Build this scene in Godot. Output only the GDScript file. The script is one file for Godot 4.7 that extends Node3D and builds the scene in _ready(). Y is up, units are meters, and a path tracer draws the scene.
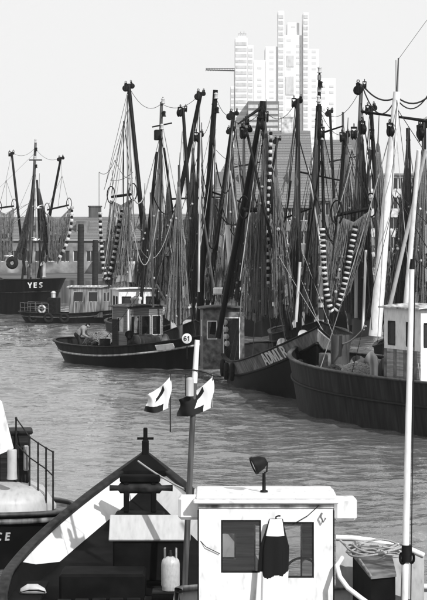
extends Node3D
# A fishing harbour: cutters moored along a quay, work boats in front, town behind.
# Metres, y up, water at y = 0, the camera looks along -z from a quay 6.3 m above the water.

const F := 2000.0      # focal length in pixels of a 600 pixel high picture
const EYE := 6.3
const HOR := 242.0     # row of the horizon

var M := {}
var used := {}
var rng := RandomNumberGenerator.new()
var fnoise := FastNoiseLite.new()

# ------------------------------------------------------------------ mesh collector
class MB:
	var v := PackedVector3Array()
	var n := PackedVector3Array()
	var c := PackedColorArray()
	var ix := PackedInt32Array()
	var col := Color(1, 1, 1)
	var xf := Transform3D.IDENTITY
	func vert(p: Vector3, nn: Vector3) -> int:
		v.append(xf * p); n.append((xf.basis * nn).normalized()); c.append(col)
		return v.size() - 1
	func tri_i(a: int, b: int, d: int):      # counter-clockwise seen from outside
		ix.append(a); ix.append(d); ix.append(b)
	func quad(a: Vector3, b: Vector3, d: Vector3, e: Vector3):
		var nn := (b - a).cross(e - a)
		if nn.length_squared() < 1e-14:
			nn = (d - b).cross(e - b)
		nn = nn.normalized()
		var i := vert(a, nn)
		vert(b, nn); vert(d, nn); vert(e, nn)
		tri_i(i, i + 1, i + 2); tri_i(i, i + 2, i + 3)
	func tri(a: Vector3, b: Vector3, d: Vector3):
		var nn := (b - a).cross(d - a).normalized()
		var i := vert(a, nn)
		vert(b, nn); vert(d, nn)
		tri_i(i, i + 1, i + 2)
	func sheet(rows: Array, wrap := false, flip := false):   # smooth surface over a grid of points
		var R := rows.size()
		var C: int = rows[0].size()
		var acc := PackedVector3Array()
		acc.resize(R * C)
		var fs := PackedInt32Array()
		var last := C if wrap else C - 1
		for r in R - 1:
			for k in last:
				var k2 := (k + 1) % C
				var a: Vector3 = rows[r][k]
				var b: Vector3 = rows[r][k2]
				var d: Vector3 = rows[r + 1][k2]
				var e: Vector3 = rows[r + 1][k]
				var nn := (b - a).cross(e - a) + (d - b).cross(e - b)
				if flip: nn = -nn
				acc[r * C + k] += nn; acc[r * C + k2] += nn
				acc[(r + 1) * C + k] += nn; acc[(r + 1) * C + k2] += nn
				if flip:
					fs.append_array([r * C + k, (r + 1) * C + k, (r + 1) * C + k2, r * C + k, (r + 1) * C + k2, r * C + k2])
				else:
					fs.append_array([r * C + k, r * C + k2, (r + 1) * C + k2, r * C + k, (r + 1) * C + k2, (r + 1) * C + k])
		var s := v.size()
		for r in R:
			for k in C:
				var nn: Vector3 = acc[r * C + k]
				if nn.length_squared() < 1e-16: nn = Vector3.UP
				vert(rows[r][k], nn.normalized())
		for j in range(0, fs.size(), 3):
			tri_i(s + fs[j], s + fs[j + 1], s + fs[j + 2])
	func tube(pts: Array, rads, sides := 6, caps := true):
		var N := pts.size()
		var up := Vector3(0.13, 0.97, 0.21)
		var rings := []
		var prev := Vector3.ZERO
		for i in N:
			var t: Vector3 = (pts[mini(i + 1, N - 1)] - pts[maxi(i - 1, 0)])
			if t.length_squared() < 1e-12: t = Vector3.UP
			t = t.normalized()
			var s: Vector3
			if prev == Vector3.ZERO:
				s = t.cross(up)
				if s.length() < 0.3: s = t.cross(Vector3(1, 0.05, 0.1))
			else:
				s = prev - t * prev.dot(t)
				if s.length() < 0.05: s = t.cross(up)
			s = s.normalized()
			prev = s
			var u := t.cross(s)
			var rr: float = rads if (rads is float or rads is int) else rads[i]
			var ring := PackedVector3Array()
			for k in sides:
				var a := TAU * k / sides
				ring.append(pts[i] + (s * cos(a) + u * sin(a)) * rr)
			rings.append(ring)
		sheet(rings, true, false)
		if caps and sides > 3:
			for e in [0, N - 1]:
				var ring: PackedVector3Array = rings[e]
				for k in range(1, sides - 1):
					if e == 0: tri(ring[0], ring[k + 1], ring[k])
					else: tri(ring[0], ring[k], ring[k + 1])
	func lathe(prof: Array, sides := 12, axis := Transform3D.IDENTITY):   # prof: Vector2(radius, height)
		var old := xf
		xf = xf * axis
		var rows := []
		for p in prof:
			var ring := PackedVector3Array()
			for k in sides:
				var a := -TAU * k / sides
				ring.append(Vector3(cos(a) * p.x, p.y, sin(a) * p.x))
			rows.append(ring)
		sheet(rows, true, false)
		xf = old
	func box(ctr: Vector3, size: Vector3, bev := 0.0, bas := Basis.IDENTITY):
		var old := xf
		xf = xf * Transform3D(bas, ctr)
		var h := size * 0.5
		var b := minf(bev, minf(h.x, minf(h.y, h.z)) * 0.9)
		for ax in 3:
			for sg in [-1.0, 1.0]:
				var nn := Vector3.ZERO; nn[ax] = sg
				var i1 := (ax + 1) % 3
				var i2 := (ax + 2) % 3
				var P := []
				for q in [[-1, -1], [1, -1], [1, 1], [-1, 1]]:
					var p := Vector3.ZERO
					p[ax] = sg * h[ax]; p[i1] = q[0] * (h[i1] - b); p[i2] = q[1] * (h[i2] - b)
					P.append(p)
				if sg > 0: quad(P[0], P[1], P[2], P[3])
				else: quad(P[3], P[2], P[1], P[0])
		if b > 0.0:
			for ax in 3:
				var i1 := (ax + 1) % 3
				var i2 := (ax + 2) % 3
				for s1 in [-1.0, 1.0]:
					for s2 in [-1.0, 1.0]:
						var P := []
						for e in [-1.0, 1.0]:
							var p := Vector3.ZERO
							p[ax] = e * (h[ax] - b); p[i1] = s1 * h[i1]; p[i2] = s2 * (h[i2] - b)
							var q := Vector3.ZERO
							q[ax] = e * (h[ax] - b); q[i1] = s1 * (h[i1] - b); q[i2] = s2 * h[i2]
							P.append(p); P.append(q)
						if s1 * s2 < 0: quad(P[2], P[3], P[1], P[0])
						else: quad(P[0], P[1], P[3], P[2])
			for sx in [-1.0, 1.0]:
				for sy in [-1.0, 1.0]:
					for sz in [-1.0, 1.0]:
						var a := Vector3(sx * h.x, sy * (h.y - b), sz * (h.z - b))
						var d := Vector3(sx * (h.x - b), sy * h.y, sz * (h.z - b))
						var e := Vector3(sx * (h.x - b), sy * (h.y - b), sz * h.z)
						if sx * sy * sz > 0: tri(a, d, e)
						else: tri(a, e, d)
		xf = old
	func panel(w: float, hh: float, t: float, holes: Array):
		# wall in the xy plane from (-w/2, 0) to (w/2, hh), front at z = t/2; holes are Rect2 in those coordinates
		var xs := [-w / 2, w / 2]
		var ys := [0.0, hh]
		for r in holes:
			xs.append(r.position.x); xs.append(r.end.x); ys.append(r.position.y); ys.append(r.end.y)
		xs.sort(); ys.sort()
		var solid := func(i, j):
			if i < 0 or j < 0 or i >= xs.size() - 1 or j >= ys.size() - 1: return false
			var m := Vector2((xs[i] + xs[i + 1]) / 2, (ys[j] + ys[j + 1]) / 2)
			for r in holes:
				if r.has_point(m): return false
			return true
		var z := t / 2
		for i in xs.size() - 1:
			for j in ys.size() - 1:
				if xs[i + 1] - xs[i] < 1e-5 or ys[j + 1] - ys[j] < 1e-5: continue
				if not solid.call(i, j): continue
				var a := Vector3(xs[i], ys[j], z)
				var b := Vector3(xs[i + 1], ys[j], z)
				var d := Vector3(xs[i + 1], ys[j + 1], z)
				var e := Vector3(xs[i], ys[j + 1], z)
				var k := Vector3(0, 0, -t)
				quad(a, b, d, e); quad(b + k, a + k, e + k, d + k)
				if not solid.call(i - 1, j): quad(a + k, a, e, e + k)
				if not solid.call(i + 1, j): quad(b, b + k, d + k, d)
				if not solid.call(i, j - 1): quad(a + k, b + k, b, a)
				if not solid.call(i, j + 1): quad(e, d, d + k, e + k)
	func mesh() -> ArrayMesh:
		var a := []
		a.resize(Mesh.ARRAY_MAX)
		a[Mesh.ARRAY_VERTEX] = v; a[Mesh.ARRAY_NORMAL] = n; a[Mesh.ARRAY_COLOR] = c; a[Mesh.ARRAY_INDEX] = ix
		var m := ArrayMesh.new()
		m.add_surface_from_arrays(Mesh.PRIMITIVE_TRIANGLES, a)
		return m

# ------------------------------------------------------------------ scene helpers
func numbered(called: String) -> String:
	var k: int = used.get(called, 0)
	used[called] = k + 1
	return called if k == 0 else "%s_%03d" % [called, k]

func tag(o: Node, label: String, category: String, group := ""):
	o.set_meta("label", label); o.set_meta("category", category)
	if group: o.set_meta("group", group)

func thing(called: String, label: String, category: String, at := Vector3.ZERO, turn := 0.0, group := "") -> Node3D:
	var o := Node3D.new()
	o.name = numbered(called)
	add_child(o)
	o.position = at; o.rotation.y = turn
	tag(o, label, category, group)
	return o

func part(called: String, m: MB, mat: Material, parent: Node) -> MeshInstance3D:
	return part_mesh(called, m.mesh(), mat, parent)

func part_mesh(called: String, mesh: Mesh, mat: Material, parent: Node) -> MeshInstance3D:
	var o := MeshInstance3D.new()
	o.mesh = mesh
	o.material_override = mat
	o.name = called
	parent.add_child(o, true)
	return o

func structure(called: String, m: MB, mat: Material) -> MeshInstance3D:
	var o := part(called, m, mat, self)
	o.set_meta("kind", "structure")
	return o

func at(px: float, py: float, d: float) -> Vector3:     # the point seen at a place of the photograph, d metres away
	return Vector3((px - 213.5) / F * d, EYE - (py - HOR) / F * d, -d)

func lin(v: float) -> Color:
	return Color(v, v, v).linear_to_srgb()

func g_image(sz: int, freq: float, octaves: int, lo: float, hi: float, seed_: int, stretch := Vector2.ONE, gamma := 1.0) -> Image:
	var nz := FastNoiseLite.new()
	nz.seed = seed_; nz.frequency = freq; nz.fractal_octaves = octaves
	nz.noise_type = FastNoiseLite.TYPE_SIMPLEX_SMOOTH
	var im := Image.create(sz, sz, false, Image.FORMAT_RGB8)
	for y in sz:
		for x in sz:
			# a torus in 4 steps: blend to tile
			var fx := float(x) / sz
			var fy := float(y) / sz
			var X := x * stretch.x
			var Y := y * stretch.y
			var S := sz * stretch.x
			var T := sz * stretch.y
			var a := nz.get_noise_2d(X, Y) * (1 - fx) * (1 - fy) + nz.get_noise_2d(X - S, Y) * fx * (1 - fy) + nz.get_noise_2d(X, Y - T) * (1 - fx) * fy + nz.get_noise_2d(X - S, Y - T) * fx * fy
			var w := sqrt((1 - fx) * (1 - fx) + fx * fx) * sqrt((1 - fy) * (1 - fy) + fy * fy)
			var q := clampf(a / w * 0.9 + 0.5, 0, 1)
			q = pow(q, gamma)
			var k := lo + (hi - lo) * q
			im.set_pixel(x, y, Color(k, k, k))
	return im

func tex(im: Image) -> ImageTexture:
	im.generate_mipmaps()
	return ImageTexture.create_from_image(im)

func mat(v: float, rough := 0.6, t: Texture2D = null, scale := 1.0, metal := 0.0) -> StandardMaterial3D:
	var m := StandardMaterial3D.new()
	m.albedo_color = lin(v)
	m.roughness = rough
	m.metallic = metal
	if v < 0.06: m.metallic_specular = 0.22
	if t:
		m.albedo_texture = t
		m.uv1_triplanar = true
		m.uv1_world_triplanar = true
		m.uv1_scale = Vector3.ONE * scale
	return m

func glass(v := 0.02, alpha := 0.35) -> StandardMaterial3D:
	var m := StandardMaterial3D.new()
	m.albedo_color = Color(lin(v), alpha)
	m.transparency = BaseMaterial3D.TRANSPARENCY_ALPHA
	m.roughness = 0.03
	return m

func make_materials():
	var blotch := tex(g_image(256, 0.012, 5, 0.35, 1.0, 3, Vector2.ONE, 0.8))
	var fine := tex(g_image(256, 0.05, 4, 0.62, 1.0, 7, Vector2.ONE, 0.7))
	var paint := tex(g_image(256, 0.03, 5, 0.83, 1.0, 8, Vector2(1.3, 0.5), 0.45))
	var streak := tex(g_image(256, 0.03, 4, 0.3, 1.0, 11, Vector2(1.6, 0.16), 0.75))
	var grain := tex(g_image(256, 0.03, 4, 0.5, 1.0, 17, Vector2(0.12, 2.0), 0.8))
	M.black = mat(0.012, 0.5, streak, 0.35)
	M.hull_black = mat(0.008, 0.5, streak, 0.2)
	M.hull_grey = mat(0.032, 0.6, streak, 0.3)
	M.hull_mid = mat(0.09, 0.6, streak, 0.3)
	M.bulwark = mat(0.26, 0.6, streak, 0.4)
	M.dark = mat(0.016, 0.6, blotch, 0.8)
	M.tar = mat(0.007, 0.85, blotch, 0.6)
	M.iron = mat(0.035, 0.5, blotch, 1.2)
	M.grey = mat(0.2, 0.6, blotch, 0.7)
	M.lightgrey = mat(0.42, 0.5, paint, 0.9)
	M.white = mat(0.74, 0.45, paint, 0.6)
	M.bottle = mat(0.42, 0.4, paint, 2.5)
	M.launch = mat(0.3, 0.6, streak, 0.4)
	M.oldwhite = mat(0.66, 0.55, streak, 0.3)
	M.wood = mat(0.2, 0.6, grain, 0.8)
	M.darkwood = mat(0.025, 0.6, grain, 0.8)
	M.palewood = mat(0.36, 0.6, grain, 0.7)
	M.deck = mat(0.07, 0.75, grain, 0.7)
	M.spar_dark = mat(0.013, 0.5, streak, 0.6)
	M.spar_mid = mat(0.1, 0.5, streak, 0.6)
	M.spar_white = mat(0.7, 0.4, paint, 0.7)
	M.wire = mat(0.02, 0.5)
	M.rope = mat(0.42, 0.85, fine, 6.0)
	M.net_dark = mat(0.085, 0.9, fine, 2.0)
	M.net_mid = mat(0.22, 0.9, fine, 2.0)
	M.net_half = mat(0.27, 0.9, fine, 2.0)
	M.net_pale = mat(0.3, 0.9, fine, 2.0)
	M.glass = glass(0.02, 0.3)
	M.pane = mat(0.03, 0.05)
	M.rubber = mat(0.018, 0.8, fine, 3.0)
	M.brick = mat(0.2, 0.85, fine, 1.4)
	M.tile = mat(0.2, 0.8, fine, 0.9)
	M.tile2 = mat(0.18, 0.8, fine, 0.9)
	M.tile3 = mat(0.22, 0.8, fine, 0.4)
	M.render_pale = mat(0.62, 0.8, fine, 0.1)
	M.concrete = mat(0.3, 0.85, blotch, 0.1)
	M.quay = mat(0.1, 0.85, streak, 0.08)
	M.land = mat(0.12, 0.95, blotch, 0.02)
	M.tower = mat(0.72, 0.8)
	M.band = mat(0.5, 0.5, paint, 0.05)
	M.pile = mat(0.035, 0.8, grain, 0.8)
	M.skin = mat(0.32, 0.6)
	M.shirt = mat(0.3, 0.9, fine, 5.0)
	M.trousers = mat(0.03, 0.9, fine, 5.0)
	M.hair = mat(0.012, 0.7)
	M.feather = mat(0.8, 0.7)
	M.letter = mat(0.75, 0.6)
	M.vertex = mat(1.0, 0.7)
	M.vertex.vertex_color_use_as_albedo = true
	M.vertex.roughness = 0.95
	M.vertex.metallic_specular = 0.1
	M.lamp_glass = mat(0.75, 0.08)
	var im := g_image(512, 0.022, 4, 0.0, 1.0, 23, Vector2(0.55, 1.0))
	im.bump_map_to_normal_map(6.0)
	var w := mat(0.12, 0.04)
	w.normal_enabled = true
	w.normal_texture = tex(im)
	w.normal_scale = 0.35
	w.uv1_triplanar = true
	w.uv1_world_triplanar = true
	w.uv1_scale = Vector3.ONE * 0.3
	w.metallic_specular = 0.5
	M.water = w

# ------------------------------------------------------------------ boats
# hull data: L, B, sm, sb, ss (sheer heights mid, bow, stern), draft, ts, tb, bp (bow power), sf (stern fraction), br, sr, bw (bulwark height), dk (deck below sheer)
func hull_data(o: Dictionary) -> Dictionary:
	var h := {L = 14.0, B = 4.4, sm = 1.1, sb = 2.2, ss = 1.4, tm = 0.4, draft = 1.2, ts = 0.28, tb = 0.4, bp = 2.2, sf = 0.0, br = 1.0, sr = 0.5, bw = 0.6, dk = 0.65, flare = 0.7, th = 0.08}
	h.merge(o, true)
	return h

func sheer(h: Dictionary, t: float) -> float:
	if t > h.tm: return h.sm + (h.sb - h.sm) * pow((t - h.tm) / (1 - h.tm), 2.0)
	return h.sm + (h.ss - h.sm) * pow((h.tm - t) / h.tm, 2.0)

func plan(h: Dictionary, t: float) -> float:
	if t < h.ts: return h.sf + (1 - h.sf) * sqrt(maxf(0, 1 - pow((h.ts - t) / h.ts, 2.2)))
	if t > h.tb: return maxf(0, 1 - pow((t - h.tb) / (1 - h.tb), h.bp))
	return 1.0

func hull_pt(h: Dictionary, t: float, side: float, v: float) -> Vector3:   # v 0 gunwale, 1 waterline, 2 keel
	var n := plan(h, t)
	var w: float
	var y: float
	if v <= 1.0:
		y = sheer(h, t) * (1 - v)
		w = pow(n, 1 + h.flare * v) * (1 - 0.08 * v)
	else:
		y = -h.draft * (v - 1)
		w = pow(n, 1 + h.flare * v) * 0.92 * sqrt(maxf(0, 1 - (v - 1) * (v - 1)))
	var vv := minf(v, 1.0) + maxf(v - 1, 0) * 1.5
	return Vector3(lerpf(-h.L / 2 + h.sr * vv, h.L / 2 - h.br * vv, t), y, side * w * h.B / 2)

func deck_y(h: Dictionary, x: float) -> float:
	return sheer(h, clampf(x / h.L + 0.5, 0, 1)) - h.dk

func gunwale(h: Dictionary, t: float, side: float, inset := 0.0, drop := 0.0) -> Vector3:
	var p := hull_pt(h, t, side, clampf(drop / sheer(h, t), 0.0, 1.0))
	var w := maxf(absf(p.z) - inset, 0.004)
	p.z = side * w
	p.x = clampf(p.x, -h.L / 2 + inset, h.L / 2 - inset * 1.6)
	return p

func stations(n: int) -> Array:
	var a := []
	for k in n + 1: a.append(0.5 - 0.5 * cos(PI * k / n))
	return a

func build_hull(boat: Node3D, h: Dictionary, hm: Material, bm: Material, cap: Material, deckm: Material, inner: Material, strake: Material = null, strake_drop := 0.0):
	var T := stations(36)
	var m := MB.new()
	for side in [-1.0, 1.0]:
		var rows := []
		for t in T:
			var row := PackedVector3Array()
			var v0: float = h.bw / sheer(h, t)
			for k in 13:
				row.append(hull_pt(h, t, side, lerpf(v0, 2.0, k / 12.0)))
			rows.append(row)
		m.sheet(rows, false, side < 0)
	if h.sf > 0.01:
		for k in 12:
			var v0: float = h.bw / sheer(h, 0)
			var v1 := lerpf(v0, 2.0, k / 12.0)
			var v2 := lerpf(v0, 2.0, (k + 1) / 12.0)
			m.quad(hull_pt(h, 0, -1, v1), hull_pt(h, 0, -1, v2), hull_pt(h, 0, 1, v2), hull_pt(h, 0, 1, v1))
	part("hull", m, hm, boat)
	m = MB.new()
	for side in [-1.0, 1.0]:
		var rows := []
		for t in T:
			var row := PackedVector3Array()
			var v0: float = h.bw / sheer(h, t)
			for k in 5: row.append(hull_pt(h, t, side, v0 * k / 4.0))
			rows.append(row)
		m.sheet(rows, false, side < 0)
	if h.sf > 0.01:
		var v0: float = h.bw / sheer(h, 0)
		m.quad(hull_pt(h, 0, -1, 0), hull_pt(h, 0, -1, v0), hull_pt(h, 0, 1, v0), hull_pt(h, 0, 1, 0))
	part("bulwark", m, bm, boat)
	m = MB.new()
	for side in [-1.0, 1.0]:
		var rows := []
		for t in T:
			rows.append(PackedVector3Array([gunwale(h, t, side, h.th, 0.0), gunwale(h, t, side, h.th + 0.02, h.dk * 0.5), gunwale(h, t, side, h.th + 0.04, h.dk + 0.02)]))
		m.sheet(rows, false, side > 0)
	if h.sf > 0.01:
		var a := gunwale(h, 0, -1, h.th); var b := gunwale(h, 0, 1, h.th)
		var dd := Vector3(0, -h.dk - 0.02, 0)
		var tq := MB.new()
		tq.quad(b, b + dd, a + dd, a)
		part("inner_transom", tq, deckm if h.has("split") else inner, boat)
	part("inner_bulwark", m, inner, boat)
	if h.has("split"):
		for side in [-1.0, 1.0]:
			m = MB.new()
			var rows := []
			for k in 21:
				var t: float = h.split * k / 20.0
				rows.append(PackedVector3Array([gunwale(h, t * 0.72, side, h.th + 0.015, 0.0), gunwale(h, t, side, h.th + 0.035, h.dk * 0.5), gunwale(h, t * 1.34, side, h.th + 0.055, h.dk + 0.02)]))
			m.sheet(rows, false, side > 0)
			part("tarred_lining", m, deckm, boat)
	m = MB.new()
	var drows := []
	for t in T:
		var a := gunwale(h, t, -1, h.th * 0.5, h.dk)
		var b := gunwale(h, t, 1, h.th * 0.5, h.dk)
		var row := PackedVector3Array()
		for k in 7:
			var q := a.lerp(b, k / 6.0)
			q.y += 0.05 * (1 - pow(absf(k / 3.0 - 1), 2))
			row.append(q)
		drows.append(row)
	m.sheet(drows, false, false)
	part("deck", m, deckm, boat)
	# cap rail: a flat moulding round the gunwale
	for side in [-1.0, 1.0]:
		m = MB.new()
		var rows := []
		for t in T:
			var o := gunwale(h, t, side, -0.05)
			var i := gunwale(h, t, side, h.th + 0.06)
			var up := Vector3(0, 0.05, 0)
			var dn := Vector3(0, -0.025, 0)
			rows.append(PackedVector3Array([o + dn, o + up * 0.7, o.lerp(i, 0.15) + up, o.lerp(i, 0.85) + up, i + up * 0.7, i + dn]))
		m.sheet(rows, true, side > 0)
		part("cap_rail", m, cap, boat)
	if strake:
		for side in [-1.0, 1.0]:
			m = MB.new()
			var pts := []
			for t in T:
				var p := hull_pt(h, t, side, strake_drop / sheer(h, t))
				p.z += side * 0.02
				pts.append(p)
			m.tube(pts, 0.055, 6)
			part("rubbing_strake", m, strake, boat)

func hull_frame(h: Dictionary, t: float, side: float, drop: float) -> Transform3D:   # on the outside of the hull, x along it, z outwards
	var v: float = drop / sheer(h, t)
	var p := hull_pt(h, t, side, v)
	var tx := (hull_pt(h, t + 0.01, side, v) - hull_pt(h, t - 0.01, side, v)).normalized()
	var ty := (hull_pt(h, t, side, v - 0.03) - hull_pt(h, t, side, v + 0.03)).normalized()
	if side < 0: tx = -tx                       # read left to right from outside
	tx = tx if side > 0 else tx
	var tz := tx.cross(ty).normalized()
	return Transform3D(Basis(tx, tz.cross(tx).normalized(), tz), p)

func letters(boat: Node3D, h: Dictionary, word: String, t0: float, step: float, side: float, drop: float, size: float, mt: Material, called := "letter", labelled := ""):
	var f := SystemFont.new()
	f.font_names = PackedStringArray(["Droid Sans"])
	f.font_weight = 700
	for k in word.length():
		var tm := TextMesh.new()
		tm.text = word[k]; tm.font = f; tm.font_size = 64
		tm.pixel_size = size / 46.0
		tm.depth = 0.02; tm.curve_step = 4.0
		var o := part_mesh(called, tm, mt, boat)
		var fr := hull_frame(h, t0 + step * k, side, drop)
		o.transform = Transform3D(fr.basis, fr.origin + fr.basis.z * 0.035)
		if labelled: o.set_meta("label", labelled)

func wheelhouse(boat: Node3D, ctr: Vector3, size: Vector3, wall: Material, roofm: Material, front: Array, sideh: Array, panem: Material, trim: Material, inner: Material = null, back := [], roof_over := 0.15) -> MeshInstance3D:
	# size: x along the boat, y height, z across; front and side are Rect2 lists
	var m := MB.new()
	var t := 0.06
	var faces := [
		[Transform3D(Basis(Vector3(0, 0, -1), Vector3.UP, Vector3(1, 0, 0)), Vector3(size.x / 2 - t / 2, 0, 0)), size.z, front],
		[Transform3D(Basis(Vector3(0, 0, 1), Vector3.UP, Vector3(-1, 0, 0)), Vector3(-size.x / 2 + t / 2, 0, 0)), size.z, back],
		[Transform3D(Basis(Vector3(1, 0, 0), Vector3.UP, Vector3(0, 0, 1)), Vector3(0, 0, size.z / 2 - t / 2)), size.x - 2 * t - 0.004, sideh],
		[Transform3D(Basis(Vector3(-1, 0, 0), Vector3.UP, Vector3(0, 0, -1)), Vector3(0, 0, -size.z / 2 + t / 2)), size.x - 2 * t - 0.004, sideh]]
	for f in faces:
		m.xf = f[0]
		m.panel(f[1], size.y, t, f[2])
	var wh := part("wheelhouse", m, wall, boat)
	wh.position = ctr
	for f in faces:
		for r in f[2]:
			m = MB.new()
			m.xf = f[0]
			m.box(Vector3(r.get_center().x, r.get_center().y, 0), Vector3(r.size.x - 0.004, r.size.y - 0.004, 0.012))
			part("window_pane", m, panem, wh)
			m = MB.new()
			m.xf = f[0]
			var e := 0.045
			var c: Vector2 = r.get_center()
			for s in [-1.0, 1.0]:
				m.box(Vector3(c.x, c.y + s * (r.size.y / 2 + e * 0.2), t / 2 + 0.004), Vector3(r.size.x + e, e, 0.03), 0.006)
				m.box(Vector3(c.x + s * (r.size.x / 2 + e * 0.2), c.y, t / 2 + 0.002), Vector3(e, r.size.y - e * 0.62, 0.03), 0.006)
			part("window_frame", m, trim, wh)
		if inner:
			m = MB.new()
			m.xf = f[0] * Transform3D(Basis.IDENTITY, Vector3(0, 0, -t * 0.5 - 0.012))
			m.panel(f[1] - 0.14, size.y, 0.016, f[2])
			part("lining", m, inner, wh)
	# cambered roof with an edge moulding
	m = MB.new()
	var rows := []
	var ro := roof_over
	for k in 9:
		var z := lerpf(-1, 1, k / 8.0)
		var y := size.y + 0.06 + 0.09 * (1 - z * z)
		var zz := z * (size.z / 2 + ro)
		rows.append(PackedVector3Array([Vector3(-size.x / 2 - ro, size.y + 0.004, zz), Vector3(-size.x / 2 - ro, y - 0.015, zz), Vector3(-size.x / 2 - ro + 0.03, y, zz), Vector3(size.x / 2 + ro - 0.03, y, zz), Vector3(size.x / 2 + ro, y - 0.015, zz), Vector3(size.x / 2 + ro, size.y + 0.004, zz)]))
	m.sheet(rows, true, true)
	for e in [0, 8]:
		var r: PackedVector3Array = rows[e]
		if e == 0: m.quad(r[5], r[0], r[2], r[3])
		else: m.quad(r[0], r[5], r[3], r[2])
	part("roof", m, roofm, wh)
	return wh

func local(boat: Node3D, p: Vector3) -> Vector3:
	return boat.transform.affine_inverse() * p

func spar(boat: Node3D, called: String, p1: Vector3, p2: Vector3, r1: float, r2: float, mt: Material) -> MeshInstance3D:
	# a round tapered spar with a couple of bands, world points
	var a := local(boat, p1)
	var b := local(boat, p2)
	var m := MB.new()
	var pts := []
	var rs := []
	var N := 10
	for k in N + 1:
		var t := float(k) / N
		pts.append(a.lerp(b, t)); rs.append(lerpf(r1, r2, t))
	m.tube(pts, rs, 10)
	for t in ([0.6, 0.94] if mt == M.spar_dark and called == "mast" else []):
		var q := a.lerp(b, t)
		var d := (b - a).normalized()
		var rr := lerpf(r1, r2, t) * 1.14
		m.tube([q - d * 0.03, q + d * 0.03], [rr, rr], 10)
	return part(called, m, mt, boat)

func wire(boat: Node3D, p1: Vector3, p2: Vector3, sag := 0.0, r := 0.014, mt: Material = null, called := "wire"):
	var m := MB.new()
	var a := local(boat, p1)
	var b := local(boat, p2)
	var N := 1 if sag == 0.0 else 10
	var pts := []
	for k in N + 1:
		var t := float(k) / N
		pts.append(a.lerp(b, t) - Vector3(0, sag * 4 * t * (1 - t), 0))
	m.tube(pts, r, 4, false)
	part(called, m, mt if mt else M.wire, boat)

var block_mesh: ArrayMesh
func pulley(boat: Node3D, p: Vector3, size: float, turn := 0.0):
	if not block_mesh:
		var m := MB.new()
		var prof := [Vector2(0.001, -0.13), Vector2(0.3, -0.13), Vector2(0.34, -0.1), Vector2(0.22, 0.0), Vector2(0.34, 0.1), Vector2(0.3, 0.13), Vector2(0.001, 0.13)]
		m.lathe(prof, 14, Transform3D(Basis(Vector3.RIGHT, PI / 2), Vector3(0, -0.45, 0)))
		for s in [-1.0, 1.0]:
			m.box(Vector3(0, -0.32, s * 0.17), Vector3(0.2, 0.72, 0.05), 0.02)
		m.box(Vector3(0, 0.02, 0), Vector3(0.22, 0.1, 0.4), 0.03)
		m.tube([Vector3(0, 0.06, 0), Vector3(0.1, 0.16, 0), Vector3(0.06, 0.27, 0), Vector3(-0.06, 0.27, 0), Vector3(-0.1, 0.16, 0), Vector3(0, 0.06, 0)], 0.035, 6, false)
		block_mesh = m.mesh()
	var o := part_mesh("pulley_block", block_mesh, M.spar_dark, boat)
	o.position = local(boat, p)
	o.rotation = Vector3(0, turn, rng.randf_range(-0.25, 0.25))
	o.scale = Vector3.ONE * size

func boom(boat: Node3D, foot: Vector3, tip: Vector3, r := 0.11, mt: Material = null):
	spar(boat, "boom", foot, tip, r, r * 0.72, mt if mt else M.spar_dark)
	pulley(boat, tip + Vector3(-0.16, 0.0, 0.1), rng.randf_range(0.5, 0.68), rng.randf() * 3)
	pulley(boat, tip + Vector3(0.15, 0.1, -0.1), rng.randf_range(0.36, 0.5), rng.randf() * 3)

func mast_lamps(boat: Node3D, top: Vector3, k: int):
	for i in k:
		var m := MB.new()
		m.lathe([Vector2(0.001, -0.16), Vector2(0.12, -0.16), Vector2(0.12, -0.12), Vector2(0.09, -0.1), Vector2(0.09, 0.08), Vector2(0.13, 0.1), Vector2(0.05, 0.17), Vector2(0.001, 0.18)], 10)
		var o := part("mast_lamp", m, M.lightgrey if i % 2 == 0 else M.dark, boat)
		o.position = local(boat, top + Vector3(0.06 * (1 if i % 2 else -1) * (0.0 if i == 0 else 1.0), -0.75 * i, 0.12))

# ------------------------------------------------------------------ nets
func along(poly: Array, u: float) -> Vector3:
	var t := clampf(u, 0, 1) * (poly.size() - 1)
	var i := mini(int(t), poly.size() - 2)
	return poly[i].lerp(poly[i + 1], t - i)

func netting_mesh(top: Array, bottom: Array, strands: int, seed_: int, r := 0.012, slack := 0.25, depth := 0.5) -> ArrayMesh:
	var g := RandomNumberGenerator.new()
	g.seed = seed_
	var m := MB.new()
	var N := 12
	var lines := []
	strands = int(strands * 1.8)
	r *= 0.72
	for s in strands:
		var u := (s + g.randf_range(-0.45, 0.45)) / maxf(1, strands - 1)
		var w := clampf(u + g.randf_range(-0.09, 0.09) + (g.randf_range(-0.4, 0.4) if g.randf() < 0.12 else 0.0), 0, 1)
		var a := along(top, u)
		var b := along(bottom, w)
		b.y += g.randf_range(-0.1, 0.35) * slack * 2
		var ph := g.randf() * TAU
		var amp := g.randf_range(0.2, 1.0) * slack * 0.35
		var dz := g.randf_range(-1, 1) * depth
		var pts := []
		for k in N + 1:
			var t := float(k) / N
			var p := a.lerp(b, t)
			var bulge := sin(PI * t)
			p.x += amp * bulge * sin(ph + t * 5.0)
			p.z += dz * bulge * 0.6 + dz * t * 0.5
			p.y -= slack * bulge * 0.6
			pts.append(p)
		lines.append(pts)
		m.tube(pts, r * g.randf_range(0.7, 1.5), 3, false)
	# meshes drawn between neighbouring strands, and the folds where the twine lies double
	for s in strands - 1:
		var A: Array = lines[s]
		var B: Array = lines[s + 1]
		for k in N:
			if g.randf() < 0.5:
				m.tube([A[k], B[k + 1]], r * 0.7, 3, false)
			if g.randf() < 0.5:
				m.tube([B[k], A[k + 1]], r * 0.7, 3, false)
			if g.randf() < 0.11:
				m.quad(A[k], B[k], B[k + 1], A[k + 1])
	return m.mesh()

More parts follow.
